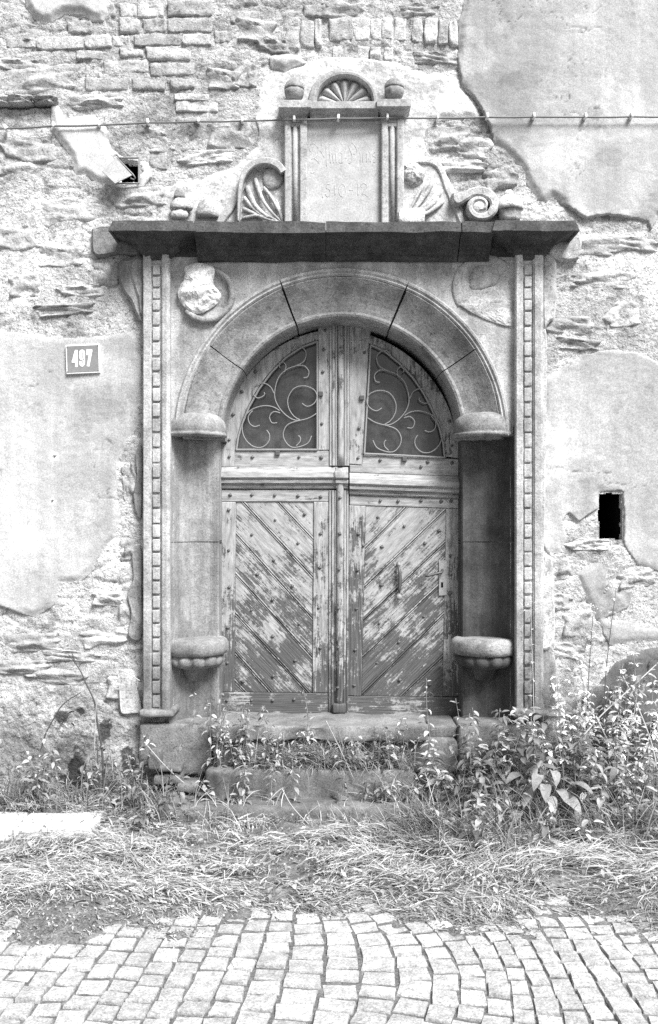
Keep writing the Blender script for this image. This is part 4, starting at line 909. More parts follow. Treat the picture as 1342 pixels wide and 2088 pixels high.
TP = [(0, DO-.04), (0, DO+.004), (4, DO+.010), (7, DO+.026), (12, DO+.046), (22, DO+.050), (26, DO+.030), (29, DO+.036), (33, DO+.034), (35, DO+.008), (42, DO+.014), (45, DO-.004), (48, DO-.04)]
moulding(Lf, 'transom_moulding', (449, 952), (684, 952), TP, M['wood_h'])
moulding(Lf, 'transom_moulding', (684.5, 952), (710, 953), [(a, o+.01 if o > DO-.03 else o) for a, o in TP], M['wood_h'])
bar(Lf, 'rail', [(450, 999), (671, 999), (671, 1023), (450, 1023)], DO-.05, DO+.0, M['wood_h'])
bar(Lf, 'rail', [(451, 1412), (671, 1414), (671, 1457), (451, 1457)], DO-.05, DO+.0, M['wood_hb'])
bar(Lf, 'stile', [(450, 1023.5), (481, 1023.5), (478, 1411.5), (451, 1411.5)], DO-.05, DO+.001, M['wood_v'])
bar(Lf, 'stile', [(640, 1023.5), (671, 1023.5), (671, 1413), (637, 1413)], DO-.05, DO+.001, M['wood_v'])
def cz(x, y): return (430+x/2.532, 950+y/2.532)
boards(Lf, [(481, 1023), (640, 1023), (637, 1413), (478, 1412)], [(cz(350, 190), cz(530, 382)), (cz(170, 190), cz(528, 575)), (cz(132, 355), cz(526, 788)), (cz(128, 558), cz(525, 990)), (cz(126, 762), cz(512, 1180)), (cz(122, 960), cz(312, 1172)), (cz(118, 1108), cz(180, 1172))], M['wood_dl'])
nails(Lf, [(100, 150), (212, 150), (330, 152), (450, 155), (567, 160), (92, 228), (567, 350), (92, 436), (563, 525), (95, 627), (557, 733), (88, 835), (85, 1018), (565, 940), (85, 1210), (210, 1210), (320, 1210), (430, 1205)], 2.532, 430, 950, DO+.001)
nails(Lf, [(485, 250), (332, 280), (212, 355), (450, 400), (325, 487), (318, 690), (210, 745), (455, 815), (320, 880), (435, 1005), (165, 1112), (322, 1085), (240, 560), (420, 620)], 2.532, 430, 950, DO-.010)
nails(Lf, [(667, 165), (665, 350), (662, 535), (658, 735), (657, 938), (655, 1145)], 2.532, 430, 950, DO+.037)
nails(Lf, [(345, 175), (230, 298), (160, 402), (115, 520), (95, 650), (95, 737), (215, 740), (455, 740), (570, 742), (583, 185), (578, 300), (573, 567), (590, 85), (440, 122)], 2.532, 430, 640, DO+.001)
bar(Lf, 'backboard', [(449, 980), (712, 980), (710, 1458), (451, 1458)], DO-.09, DO-.046, M['wood_bare'])
# window of the left leaf
def window(leaf, poly_px, scrolls, tf):
    pp = [W(*p, DO-.03) for p in poly_px]; g = G(); prism(g, pp, DO-.05, DO-.034, 0); g.mk('window_pane', M['glass'], leaf)
    cl = [np.array(p) for p in poly_px]+[np.array(poly_px[0])]
    g = G()
    for a, b_ in zip(cl[:-1], cl[1:]): tube(g, [P(*a, DO+.006), P(*b_, DO+.006)], .0065, 6)
    gr = g.mk('grille', M['iron_pale'], leaf)
    for s in scrolls:
        p2 = crom([tf(x, y) for (x, y) in s], 6); g = G(); tube(g, [P(x, y, DO+.012) for x, y in p2], .0036, 6); g.mk('iron_scroll', M['iron_pale'], gr, True)
    return gr
SC = [[(545, 515), (500, 540), (440, 550), (390, 525), (350, 480), (330, 430), (335, 370), (355, 320), (395, 285), (440, 268), (480, 245), (492, 205), (475, 175), (440, 165), (418, 190)], [(440, 268), (480, 268), (505, 295), (500, 325), (478, 330)], [(380, 300), (388, 270), (372, 248), (352, 260), (358, 278)], [(470, 462), (500, 478), (535, 460), (548, 425), (530, 390), (480, 372), (430, 385), (400, 430), (400, 480), (425, 525), (460, 548)], [(325, 410), (310, 380), (280, 360), (240, 362), (218, 390), (222, 420), (245, 435), (275, 420), (275, 405)], [(355, 500), (320, 480), (270, 475), (210, 495), (170, 540), (162, 600), (180, 650), (220, 685), (265, 688), (298, 660), (303, 625), (288, 600)], [(215, 500), (193, 530), (200, 565), (225, 582), (252, 575)], [(358, 512), (325, 505), (303, 530), (315, 562), (342, 562)], [(460, 550), (400, 570), (375, 610), (380, 650), (410, 685), (450, 688), (500, 668), (520, 630)], [(440, 682), (460, 660), (462, 640), (452, 628)]]
grl = window(Lf, [(482, 917), (647, 917), (647, 696), (615, 708), (583, 729), (554, 759), (528, 794), (508, 830), (494, 864), (486, 890)], SC, lambda x, y: (430+x/2.532, 640+y/2.532))
for (px, py) in ((654, 803), (566, 924)):
    rbq = rbox(.03, .02, .03, .004, .001, (1, 1, 1), 3, 20); mk('lug', rbq[0]+np.array(P(px, py, DO+.006)), rbq[1], M['iron'], grl)
# ---- right leaf (sagging to the right)
warcR = [(908, 934), (906, 905), (898, 870), (884, 835), (866, 800), (844, 768), (816, 738), (785, 714), (755, 700)]
wcur = crom([W(*p) for p in warcR], 4); oc_ = [inner_arc(a) for a in np.linspace(radians(-4), radians(84), mm)]
g = G(); strip(g, wcur, oc_, DO-.05, DO-.004, .004); g.mk('arched_rail', M['wood_bare'], Rt)
bar(Rt, 'stile', [(712, 652), (757, 664), (753, 700), (741, 926), (737, 948), (712, 946)], DO-.05, DO-.003, M['wood_v'])
bar(Rt, 'rail', [(741, 927), (940, 936), (940, 972), (713, 963), (713, 947.5), (737, 949)], DO-.05, DO-.004, M['wood_h'])
bar(Rt, 'stile', [(908, 930), (907, 900), (940, 890), (940, 935)], DO-.05, DO-.005, M['wood_v'])
moulding(Rt, 'transom_moulding', (713, 964), (940, 972), TP, M['wood_h'])
bar(Rt, 'rail', [(713, 1010), (940, 1018), (940, 1037), (713, 1030)], DO-.05, DO-.004, M['wood_h'])
bar(Rt, 'stile', [(712, 1030.5), (746, 1031.5), (737, 1420), (708, 1419)], DO-.05, DO-.003, M['wood_bare'])
bar(Rt, 'stile', [(910, 1037), (939, 1037.5), (937, 1421), (903, 1420)], DO-.05, DO-.003, M['wood_v'])
bar(Rt, 'rail', [(708, 1420), (937, 1422), (936, 1466), (708, 1460)], DO-.05, DO-.004, M['wood_hb'])
boards(Rt, [(746, 1031), (910, 1037), (903, 1421), (737, 1420)], [(cz(798, 425), cz(1000, 222)), (cz(792, 628), cz(1200, 238)), (cz(786, 800), cz(1205, 400)), (cz(782, 992), cz(1198, 598)), (cz(780, 1182), cz(1195, 775)), (cz(990, 1185), cz(1196, 990))], M['wood_dr'])
bar(Rt, 'backboard', [(713, 985), (941, 985), (938, 1464), (709, 1464)], DO-.09, DO-.046, M['wood_bare'])
nails(Rt, [(875, 180), (967, 182), (1085, 180), (1190, 182), (1240, 182), (763, 352), (788, 412), (758, 538), (1237, 463), (752, 738), (1235, 657), (740, 1133), (1235, 860), (745, 950), (1230, 1060)], 2.532, 430, 950, DO-.002)
nails(Rt, [(862, 265), (998, 312), (1178, 335), (883, 418), (1105, 400), (880, 615), (870, 812), (1100, 778), (858, 1018), (1130, 1130), (975, 1105), (970, 910)], 2.532, 430, 950, DO-.010)
nails(Rt, [(793, 200), (1140, 350), (1218, 428), (1232, 555), (1245, 680), (1245, 770), (1120, 765), (1085, 790), (765, 590), (875, 755), (760, 745)], 2.532, 430, 640, DO-.003)
grr = window(Rt, [(743, 925), (907, 933), (904, 905), (896, 872), (882, 837), (864, 802), (842, 770), (814, 740), (784, 716), (756, 703)], SC, lambda x, y: (430+(1362-x+.035*(y-690))/2.532-(y-430)*.006, 640+(y+22+.018*(550-x))/2.532))
for (px, py) in ((738, 811), (825, 936)):
    rbq = rbox(.03, .02, .03, .004, .001, (1, 1, 1), 3, 20); mk('lug', rbq[0]+np.array(P(px, py, DO+.006)), rbq[1], M['iron'], grr)
# lever handle with its plate
def hz_(x, y): return (790+x/9.586, 1120+y/9.586)
g = G(); prism(g, [W(*hz_(*p)) for p in ((1005, 910), (1160, 900), (1165, 220), (1005, 225))], DO-.02, DO+.004, .002); lp = g.mk('lock_plate', M['zinc'], Rt)
g = G(); tube(g, [P(*hz_(*p), DO+o) for p, o in (((1075, 400), .0), ((1075, 430), .03), ((1060, 455), .045), ((950, 480), .048), ((800, 520), .048), ((735, 520), .046))], .008, 8); g.mk('lever_handle', M['iron'], Rt, True)
g = G(); prism(g, [W(*hz_(*p)) for p in ((1048, 745), (1090, 745), (1090, 645), (1048, 645))], DO+.0035, DO+.0052, 0); g.mk('keyhole', M['hole_shade'], lp)  # flat dark plate, the hole's shade painted on
# knocker
kn = G(); tube(kn, [P(*hz_(225, 270), DO-.01), P(*hz_(225, 310), DO+.03)], .012, 8); kno = kn.mk('knocker', M['iron_pale'], Rt, True)
g = G(); tube(g, [P(*hz_(*p), DO+.022) for p in ((225, 320), (245, 480), (250, 640), (240, 760), (225, 860))], lambda t: .007+.006*sin(pi*t), 8); g.mk('knocker_drop', M['iron'], kno, True)
g = G(); lathe(g, [(.004, -.02), (.016, -.012), (.019, 0), (.016, .012), (.004, .02)], (P(*hz_(225, 930), DO)[0], DO+.022, P(*hz_(225, 930), DO)[2]), 1, .8, 12); g.mk('knocker_boss', M['iron_pale'], kno, True)
# dark hall behind the leaves
g = G()
for q in ((ACX-.84, ACX+.84, -1.6, -1.58, .3, 3.05), (ACX-.86, ACX-.84, -1.6, -.36, .3, 3.05), (ACX+.84, ACX+.86, -1.6, -.36, .3, 3.05), (ACX-.86, ACX+.86, -1.6, -.36, 3.05, 3.07), (ACX-.86, ACX+.86, -1.6, -.36, .28, .3)): box(g, *q)
hall = g.mk('door_recess', M['wood_bare'], portal)

# ------------------------------------------------------------ small fixtures on the wall
sg_ = thing('house_number_sign', P(169, 763, .03), 'small enamel house number plate reading 497 on the left plaster', 'sign')
cr = [(134, 704), (203, 701), (204.5, 760), (136, 763)]; so = .030
g = G(); prism(g, [XZ(*p, so) for p in cr[::-1]], .012, so+.006, .002); g.mk('plate', M['white'], sg_)
ci = [(136.6, 706.3), (201, 703.6), (202.3, 757.6), (138.4, 760.6)]; g = G(); prism(g, [XZ(*p, so) for p in ci[::-1]], .02, so+.0075, .0008); g.mk('enamel_field', M['enamel'], sg_)
def dg(x, y): return (120+x/13.42, 690+y/13.42)
def ribbon(name, pts, wd, o, parent, mat, sm=5):
    pp = np.array(pts, float) if sm == 0 else crom(pts, sm); t = np.gradient(pp, axis=0); nn = np.stack([-t[:, 1], t[:, 0]], -1); nn /= np.linalg.norm(nn, axis=1)[:, None]
    A = [XZ(*dg(*(p+n*wd/2)), so) for p, n in zip(pp, nn)]; Bq = [XZ(*dg(*(p-n*wd/2)), so) for p, n in zip(pp, nn)]
    g = G(); strip(g, A, Bq, so+.004, so+o, .0003); return g.mk(name, mat, parent)
d4 = ribbon('digit', [(485, 325), (488, 560), (492, 790)], 68, .0092, sg_, M['white'], 0)
ribbon('digit_bar', [(365, 640), (450, 636), (530, 632)], 62, .0088, d4, M['white'], 0); ribbon('digit_bar', [(480, 330), (440, 470), (398, 640)], 58, .0090, d4, M['white'], 0)
ribbon('digit', [(685, 560), (640, 575), (600, 530), (598, 440), (605, 370), (645, 345), (688, 375), (692, 480), (692, 620), (688, 700), (650, 748), (608, 715), (596, 630)], 62, .0090, sg_, M['white'])
d7 = ribbon('digit', [(762, 345), (840, 342), (924, 340)], 68, .0090, sg_, M['white'], 0); ribbon('digit_bar', [(890, 345), (850, 550), (808, 772)], 72, .0092, d7, M['white'], 0); ribbon('digit_bar', [(790, 340), (792, 465)], 55, .0088, d7, M['white'], 0)
for (x, y) in ((222, 235), (1070, 188), (240, 912), (1080, 880)):
    g = G(); c = P(*dg(x, y), so+.0075); lathe(g, [(.003, -.002), (.003, .002), (.001, .003)], (c[0], so+.0078, c[2]), 1, 1, 8); g.mk('screw', M['iron'], sg_)
# flue hatch
fh = thing('flue_hatch', P(260, 375, .03), 'small square metal flue hatch hanging open on the rubble wall', 'hatch')
g = G()
for (a, b_) in (((237, 322), (284, 322)), ((284, 322), (284, 374)), ((284, 374), (237, 374)), ((237, 374), (237, 322))):
    a = np.array(P(*a, .028)); b_ = np.array(P(*b_, .028)); tube(g, [a, b_], .007, 4)
g.mk('frame', M['zinc'], fh)
cor = [P(237.5, 321, .045), P(208, 350, .085), P(235, 375, .115), P(271, 357, .075)]
V = [np.array(c) for c in cor]; nrm = np.cross(V[1]-V[0], V[3]-V[0]); nrm /= np.linalg.norm(nrm); V += [v+nrm*.006 for v in V[:4]]
g = G(); g.add(V, [(0, 1, 2, 3), (7, 6, 5, 4), (0, 4, 5, 1), (1, 5, 6, 2), (2, 6, 7, 3), (3, 7, 4, 0)]); g.mk('flap', M['zinc'], fh)
g = G(); tube(g, [P(238, 321, .05), P(272, 356, .085), P(276, 363, .08), P(273, 366, .075), P(266, 363, .075)], .004, 6); g.mk('hasp', M['iron_pale'], fh, True)
g = G(); tube(g, [P(*q, .105) for q in ((236, 371), (240, 368), (244, 368.5))], .005, 6); g.mk('latch', M['iron'], fh, True)
# cable and its clips
cb = thing('cable', P(0, 262, .05), 'thin dark cable clipped across the upper wall and overdoor', 'cable')
CP = [(-60, 264), (12, 262), (110, 256.5), (203, 255), (302, 250), (405, 247.5), (494, 246.5), (600, 243.5), (690, 241.5), (790, 240), (892, 240.5), (993, 238.5), (1088, 238), (1193, 238.5), (1287, 237.5), (1400, 238)]
co_ = [.045, .045, .045, .042, .042, .042, .042, .092, .095, .092, .042, .055, .055, .055, .055, .055]
pts3 = []
for i in range(len(CP)-1):
    for k in range(6):
        t = k/6; sag = 1.5*sin(pi*t)*(1 if i % 3 else .4); o = co_[i]*(1-t)+co_[i+1]*t
        if i == 6: o = co_[i]*(1-sstep(.55, .8, t))+co_[i+1]*sstep(.55, .8, t)
        pts3.append(P(CP[i][0]*(1-t)+CP[i+1][0]*t, CP[i][1]*(1-t)+CP[i+1][1]*t+sag*.6, float(o)))
g = G(); tube(g, pts3, .0055, 6); g.mk('sheath', M['cable'], cb, True)
V, Fs = rbox(.016, .05, .030, .005, 0, (1, 1, 1)); cm = raw_mesh('clip', V, Fs, True); fixn(cm); cm.materials.append(M['clip'])
for (q, o) in list(zip(CP, co_))[1:-1]: p = P(q[0], q[1]-1, o-.012); inst('clip', cm, p, cb, (0, random.uniform(-.2, .2), 0))
# pale slabs lying at the foot of the wall
for k, (x0, x1, o0, o1) in enumerate(((-2.3, -1.70, .40, .72), (-1.69, -1.27, .42, .70))):
    ob = rblock('paving_slab', x0, x1, o0, o1, -.03, .085, M['slab'], None, .015, .008, (6, 4, 1), 60+k, freq=7)
    tag(ob, ['pale concrete slab in the grass cut by the left edge of view', 'pale concrete slab in the grass nearest the left shrub'][k], 'slab', 'pale slabs in the grass')

# ------------------------------------------------------------ plants
def blades(name, base, L, az, el, bend, wd, tone, mat, parent=None, kind='stuff', segs=4, flat=.5):
    n = len(L); t = np.linspace(0, 1, segs+1); pos = np.zeros((n, segs+1, 3)); pos[:, 0] = base; e = el.copy(); a = az.copy()
    for s in range(segs):
        st = np.stack([np.cos(e)*np.cos(a), np.cos(e)*np.sin(a), np.sin(e)], -1)*(L/segs)[:, None]; pos[:, s+1] = pos[:, s]+st; e = e-bend/segs; a = a+rng.normal(0, .12, n)
    side = np.stack([-np.sin(az), np.cos(az), rng.normal(0, flat, n)], -1); side /= np.linalg.norm(side, axis=1)[:, None]
    wp = np.array([.7, 1, .85, .55, .12]) if segs == 4 else np.interp(t, [0, .3, 1], [.7, 1, .1])
    A = pos+side[:, None, :]*(wd[:, None]*wp[None]/2)[..., None]; Bq = pos-side[:, None, :]*(wd[:, None]*wp[None]/2)[..., None]
    V = np.stack([A, Bq], 2).reshape(n, -1, 3); k = V.shape[1]
    q = np.array([[2*s, 2*s+1, 2*s+3, 2*s+2] for s in range(segs)]); Q = (np.arange(n)[:, None, None]*k+q[None]).reshape(-1, 4)
    ob = mk(name, V.reshape(-1, 3), Q, mat, parent, True, np.repeat(tone, k), kind=kind, fix=False); return ob
def onstep(x, o):                                   # height of what the blade grows from
    z = mound(x, o)
    z = np.where((x > -.72) & (x < .51) & (o < .46) & (o > .285), np.maximum(z, .125), z)
    z = np.where((x > -.72) & (x < .51) & (o <= .285), .285, z); return z
# matted dry grass
n = 95000; x = rng.uniform(-2.3, 2.3, n); o = .10+2.1*rng.uniform(0, 1, n)**.9
d = fbm(x*1.6, o*2.2, 3, 201); dens = sstep(-.45, .25, d+.35*sstep(.6, 1.1, o))*sstep(-.42, .02, fbm(x*4.5, o*7, 3, 202)); keep = rng.uniform(0, 1, n) < dens
keep &= ~((x < -1.32+.1*fbm(o*9, o*0, 2, 5)) & (o > .43) & (o < .66+.08*fbm(x*6, x*0, 2, 6))) ; keep &= ~((x > -.70) & (x < .5) & (o < .46)); keep &= rng.uniform(0, 1, n) < 1-.94*sstep(1.32, 1.82, o+.5*fbm(x*1.9, o*2, 3, 7)-.10*sstep(.2, 1.4, x))
x, o = x[keep], o[keep]; n = len(x); fl = fbm(x*1.2, o*2.5, 3, 210)
az = np.where(rng.uniform(0, 1, n) < .5, 0, pi)+fl*2.4+rng.normal(0, .65, n); ly = rng.uniform(0, 1, n)
blades('dry_grass', np.stack([x, -o, mound(x, o)+.05*ly*sstep(1.6, 1.2, o)*(.5+sstep(-.3, .4, fbm(x*3, o*4, 2, 77)))+.004], -1), rng.uniform(.03, .13, n)*(1+.5*sstep(.2, 1.2, x))*(1-.6*sstep(1.3, 1.7, o)), az, rng.normal(.10, .20, n), rng.uniform(.1, .7, n), np.clip(rng.lognormal(-5.55, .45, n), .002, .011), np.clip(rng.normal(1.10, .3, n)*(.36+.72*ly)*(1+.55*fbm(x*2.3, o*4, 3, 215)), .08, .98), M['hay'])
o_ = bpy.data.objects['dry_grass']; tag(o_, 'matted dry pale grass lying flat between wall and cobbles', 'grass')
# green tufts, upright and arching
def tufts(name, spots, label, mat, Lr, eln=1.0, wr=(.003, .007), tn=(.9, .25)):
    bx, bo, LL, AZ = [], [], [], []
    for (x_, o__, k, sp) in spots:
        bx += list(rng.normal(x_, sp, k)); bo += list(np.maximum(rng.normal(o__, sp*.6, k), .03)); LL += list(rng.uniform(*Lr, k)); AZ += list(rng.uniform(-pi, pi, k))
    bx, bo, LL, AZ = map(np.array, (bx, bo, LL, AZ)); n = len(bx)
    ob = blades(name, np.stack([bx, -bo, onstep(bx, bo)-.01], -1), LL, AZ, rng.normal(eln, .3, n), rng.uniform(.4, 2.0, n), rng.uniform(*wr, n), np.clip(rng.normal(tn[0], tn[1], n), .25, 1.5), mat)
    tag(ob, label, 'grass'); return ob
sp = [(rng.uniform(-2.1, 2.1), rng.uniform(.12, .6), int(rng.integers(14, 40)), rng.uniform(.03, .09)) for _ in range(90)]
sp += [(rng.uniform(.5, 2.1), rng.uniform(.08, .75), int(rng.integers(20, 60)), rng.uniform(.04, .10)) for _ in range(80)]
sp += [(rng.uniform(.45, 2.1), rng.uniform(.3, 1.0), int(rng.integers(20, 60)), rng.uniform(.04, .10)) for _ in range(90)]+[(rng.uniform(-1.9, -.75), rng.uniform(.1, .4), int(rng.integers(10, 30)), rng.uniform(.03, .08)) for _ in range(30)]
sp = [q for q in sp if not (q[0] < -1.25 and .38 < q[1] < .75) and not (-.78 < q[0] < .55 and q[1] < .62)]
tufts('green_grass', sp, 'upright green grass growing along the foot of the wall', M['green'], (.10, .38), tn=(.95, .4))
sp = [(rng.uniform(-1.05, .6), rng.uniform(.46, .60), int(rng.integers(6, 14)), rng.uniform(.02, .06)) for _ in range(24)]+[(-.57, .5, 40, .05), (.38, .34, 40, .05), (.44, .5, 40, .06), (-.64, .48, 20, .05), (.30, .30, 26, .04)]
tufts('straw_grass', sp, 'long straw-coloured grass arching over the lower steps', M['hay'], (.08, .26), tn=(.8, .25))
sp = [(rng.uniform(-.62, .48)*.8+.05, rng.uniform(.15, .24), int(rng.integers(14, 34)), rng.uniform(.02, .05)) for _ in range(60)]
tufts('step_grass', sp, 'grass and small weeds rooted along the back of the steps', M['green'], (.08, .26), .95, tn=(1.25, .35))
sp = [(rng.uniform(-2.0, 2.0), rng.uniform(1.30, 1.62), int(rng.integers(4, 16)), rng.uniform(.03, .08)) for _ in range(90)]+[(rng.uniform(-1.3, 1.3), rng.uniform(1.6, 2.4), int(rng.integers(3, 9)), rng.uniform(.01, .025)) for _ in range(130)]
bxs = []
tufts('joint_grass', sp, 'short grass sprouting from the cobble joints', M['green'], (.02, .07), .7, (.003, .006), (1.0, .25))
# leaves
def leaf_geo(L, wd, fold=.25, droop=.5, n=5):
    t = np.linspace(0, 1, n+1); w_ = wd*np.sin(pi*np.clip(t*.92+.06, 0, 1))**.8*(1-.35*t); w_[-1] = 0
    a = -droop*t; xx = np.concatenate([[0], np.cumsum(np.cos(a[1:])*L/n)]); zz = np.concatenate([[0], np.cumsum(np.sin(a[1:])*L/n)])
    V = []
    for i in range(n+1): V += [(xx[i], -w_[i]/2, zz[i]+fold*w_[i]), (xx[i], 0, zz[i]), (xx[i], w_[i]/2, zz[i]+fold*w_[i])]
    Fs = []
    for i in range(n): Fs += [(3*i, 3*i+1, 3*i+4, 3*i+3), (3*i+1, 3*i+2, 3*i+5, 3*i+4)]
    return np.array(V), Fs
def rotm(yaw, pitch, roll):
    return np.array(Matrix.Rotation(yaw, 3, 'Z') @ Matrix.Rotation(-pitch, 3, 'Y') @ Matrix.Rotation(roll, 3, 'X'))
def weed(base, h, lean, nl, ls, label, group, name='weed', stem_r=.003, spread=1., mat=None, single=False, r_=None, wratio=.5, tone0=1.0, droop=(.3, 1.2), start=.25, smat=None, tuftn=0):
    r_ = r_ or random
    t = thing(name, base, label, 'plant', group); b0 = np.array(base)
    mid = b0+np.array([lean[0]*.35+r_.uniform(-.02, .02), lean[1]*.3, h*.55]); top = b0+np.array([lean[0], lean[1], h])
    path = crom([b0, mid, top], 6); g = G(); tube(g, path, stem_r, 5, stem_r*.4); g.mk('stem', smat or M['stem'], t, True)
    V = []; Fs = []; T = []
    ang = r_.uniform(0, 6)
    for k in range(nl):
        f = start+(1-start)*(k+.5)/nl; p = path[min(int(f*(len(path)-1)), len(path)-1)]; ang += 2.4+r_.uniform(-.5, .5)
        sz = ls*(1.15-.55*f)*r_.uniform(.45, 1.35); v, fs = leaf_geo(sz, sz*wratio*r_.uniform(.8, 1.2), r_.uniform(.05, .35), r_.uniform(*droop))
        off = np.array([cos(ang), sin(ang), .2])*sz*.25*spread
        v = v@rotm(ang, r_.uniform(-.4, .6), r_.uniform(-.5, .5)).T+p+off
        if single:
            o = mk('leaf', v, fs, mat or M['leaf'], t, True, np.full(len(v), tone0*r_.uniform(.75, 1.25)), fix=False)
        else:
            b = len(V); V += list(v); Fs += [tuple(i+b for i in q) for q in fs]; T += [tone0*r_.choice((.45, .7, .9, 1.1, 1.35))]*len(v)
        if spread > 1.2: pass
    for k in range(tuftn):                            # seed head
        sz = .012*r_.uniform(.7, 1.5); v, fs = leaf_geo(sz, sz*.7, .1, .3, 2); a = r_.uniform(0, 6.28); rr = .05*math.sqrt(r_.random())
        v = v@rotm(a, r_.uniform(-.5, 1.2), 0).T+top+np.array([rr*cos(a), rr*sin(a), r_.uniform(-.02, .035)]); b = len(V); V += list(v); Fs += [tuple(i+b for i in q) for q in fs]; T += [1.5]*len(v)
    if V: mk('foliage', V, Fs, mat or M['leaf'], t, True, np.array(T), fix=False)
    return t
R = random.Random(3)
def gz_(x, o): return float(onstep(np.array([x]), np.array([o]))[0])
# big-leaved plant right of the steps: every leaf its own part
bl = thing('broadleaf_plant', P(1115, 1690, .62), 'large plant with broad drooping pale leaves at the foot of the right wall', 'plant')
bc = np.array(ORG[bl.name]); bc[2] = .02
for (px, py, sz, yaw) in ((1052, 1605, .13, 3.6), (1075, 1592, .14, 4.0), (1100, 1580, .14, 4.4), (1125, 1572, .13, 5.0), (1140, 1590, .13, 5.4), (1048, 1640, .13, 3.4), (1066, 1655, .14, 3.9), (1040, 1668, .12, 3.7), (1096, 1665, .12, 4.6), (1150, 1630, .17, 4.9), (1165, 1600, .15, 5.6), (1160, 1655, .15, 5.2), (1138, 1678, .13, 4.8), (1010, 1625, .13, 3.2), (1062, 1580, .12, 3.8), (1088, 1605, .13, 4.1), (1112, 1600, .14, 4.5), (1135, 1612, .14, 5.0), (1174, 1625, .13, 5.5), (1055, 1622, .12, 3.5), (1105, 1645, .13, 4.4), (1145, 1650, .15, 5.0), (1075, 1680, .12, 4.1), (1178, 1650, .12, 5.7), (1030, 1600, .11, 3.0), (1080, 1620, .12, 4.2), (1120, 1625, .13, 4.7), (1000, 1650, .12, 3.3)):
    o = .50+R.uniform(-.08, .16); p = np.array(P(px, py, o)); v, fs = leaf_geo(sz, sz*.52, .18, R.uniform(1.3, 2.0), 6)
    v = v@rotm(yaw, R.uniform(.1, .6), R.uniform(-.3, .3)).T+p
    mk('leaf', v, fs, M['leaf'], bl, True, np.full(len(v), R.uniform(.55, 1.15)), fix=False)
    g = G(); tube(g, crom([bc+np.array([R.uniform(-.03, .03), 0, 0]), (bc+p)/2+np.array([0, 0, .05]), p], 4), .0025, 4); g.mk('stalk', M['stem'], bl, True)
for k in range(54):                                  # tangle right of the steps
    px = R.uniform(860, 1345); o = R.uniform(.10, .60); x_ = (px-CX)*(D-o)/F
    weed((x_, -o, gz_(x_, o)-.01), R.uniform(.28, .62)*(1 if px > 950 else .7), (R.uniform(-.12, .12), -R.uniform(0, .10)), R.randint(20, 38), R.uniform(.06, .10), ('leafy weed in the tangle before the right pilaster' if px < 1060 else 'leafy weed in the tangle below the hole in the wall' if px < 1210 else 'leafy weed in the tangle below the dark render patch'), 'weeds in the tangle right of the steps', r_=R, tone0=R.uniform(.45, 1.5))
for k in range(26):                                  # lower weeds in front of them
    px = R.uniform(850, 1345); o = R.uniform(.52, .95); x_ = (px-CX)*(D-o)/F
    weed((x_, -o, gz_(x_, o)-.01), R.uniform(.14, .34), (R.uniform(-.10, .10), -R.uniform(0, .08)), R.randint(14, 26), R.uniform(.05, .085), ('low leafy weed in the grass below the right jamb' if px < 1010 else 'low leafy weed in the grass around the broad-leaved plant' if px < 1190 else 'low leafy weed in the grass at the right edge'), 'low weeds in the grass on the right', r_=R, tone0=R.uniform(.6, 1.5), start=.08)
for k in range(10):
    px = R.uniform(190, 440); o = R.uniform(.22, .62); x_ = (px-CX)*(D-o)/F
    weed((x_, -o, gz_(x_, o)-.01), R.uniform(.08, .24), (R.uniform(-.08, .08), -R.uniform(0, .08)), R.randint(10, 18), R.uniform(.05, .09), 'broad-leaved weed in the grass left of the steps', 'weeds in the grass left of the steps', r_=R, tone0=R.uniform(.8, 1.6), start=.08, wratio=.6)
for k, (px, py0, h, ln, lb) in enumerate(((968, 1500, .42, -.02, 'nettle-like weed standing before the right seat bracket'), (1010, 1490, .30, .05, 'low weed at the foot of the right jamb'), (1060, 1480, .34, .04, 'weed sprawling at the foot of the right pilaster'))):
    x_ = (px-CX)*(D-.2)/F; weed((x_, -.2, .22), h, (ln, -.04), 22, .075, lb, 'weeds by the right jamb', r_=R, tone0=1.25)
# tall dry stalks with seed heads against the right wall
for k, (px, top, ln, lb) in enumerate(((1205, 1245, .06, 'tallest dry stalk with pale seed heads against right wall'), (1180, 1330, -.22, 'dry stalk leaning left towards the right pilaster'), (1245, 1200, .10, 'dry stalk leaning towards the hole in the wall'), (1290, 1390, .12, 'short dry stalk before the dark render patch'), (1090, 1240, -.02, 'thin dry stalk rising beside the right pilaster'))):
    o = .14; x_ = (px-CX)*(D-o)/F; zt = P(0, top, o)[2]
    weed((x_-ln*.5, -o, .03), zt-.03, (ln, .05), 26, .045, lb, 'dry stalks by the right wall', 'dry_stalk', .004, r_=R, tone0=1.5, mat=M['hay'], wratio=.55, start=.3, smat=M['twig'] if k in (0, 2) else M['straw'], tuftn=26)
for k in range(24):
    px = R.uniform(1130, 1340); o = R.uniform(.08, .2); x_ = (px-CX)*(D-o)/F
    weed((x_, -o, .03), R.uniform(.5, 1.0), (R.uniform(-.2, .2), .03), 60, .05, ('pale bushy weed climbing the wall beside the right pilaster' if px < 1200 else 'pale bushy weed climbing the wall under the square hole' if px < 1275 else 'pale bushy weed climbing over the dark render patch'), 'weeds climbing the right wall', 'climbing_weed', .003, r_=R, tone0=1.5, mat=M['hay'], start=.3)
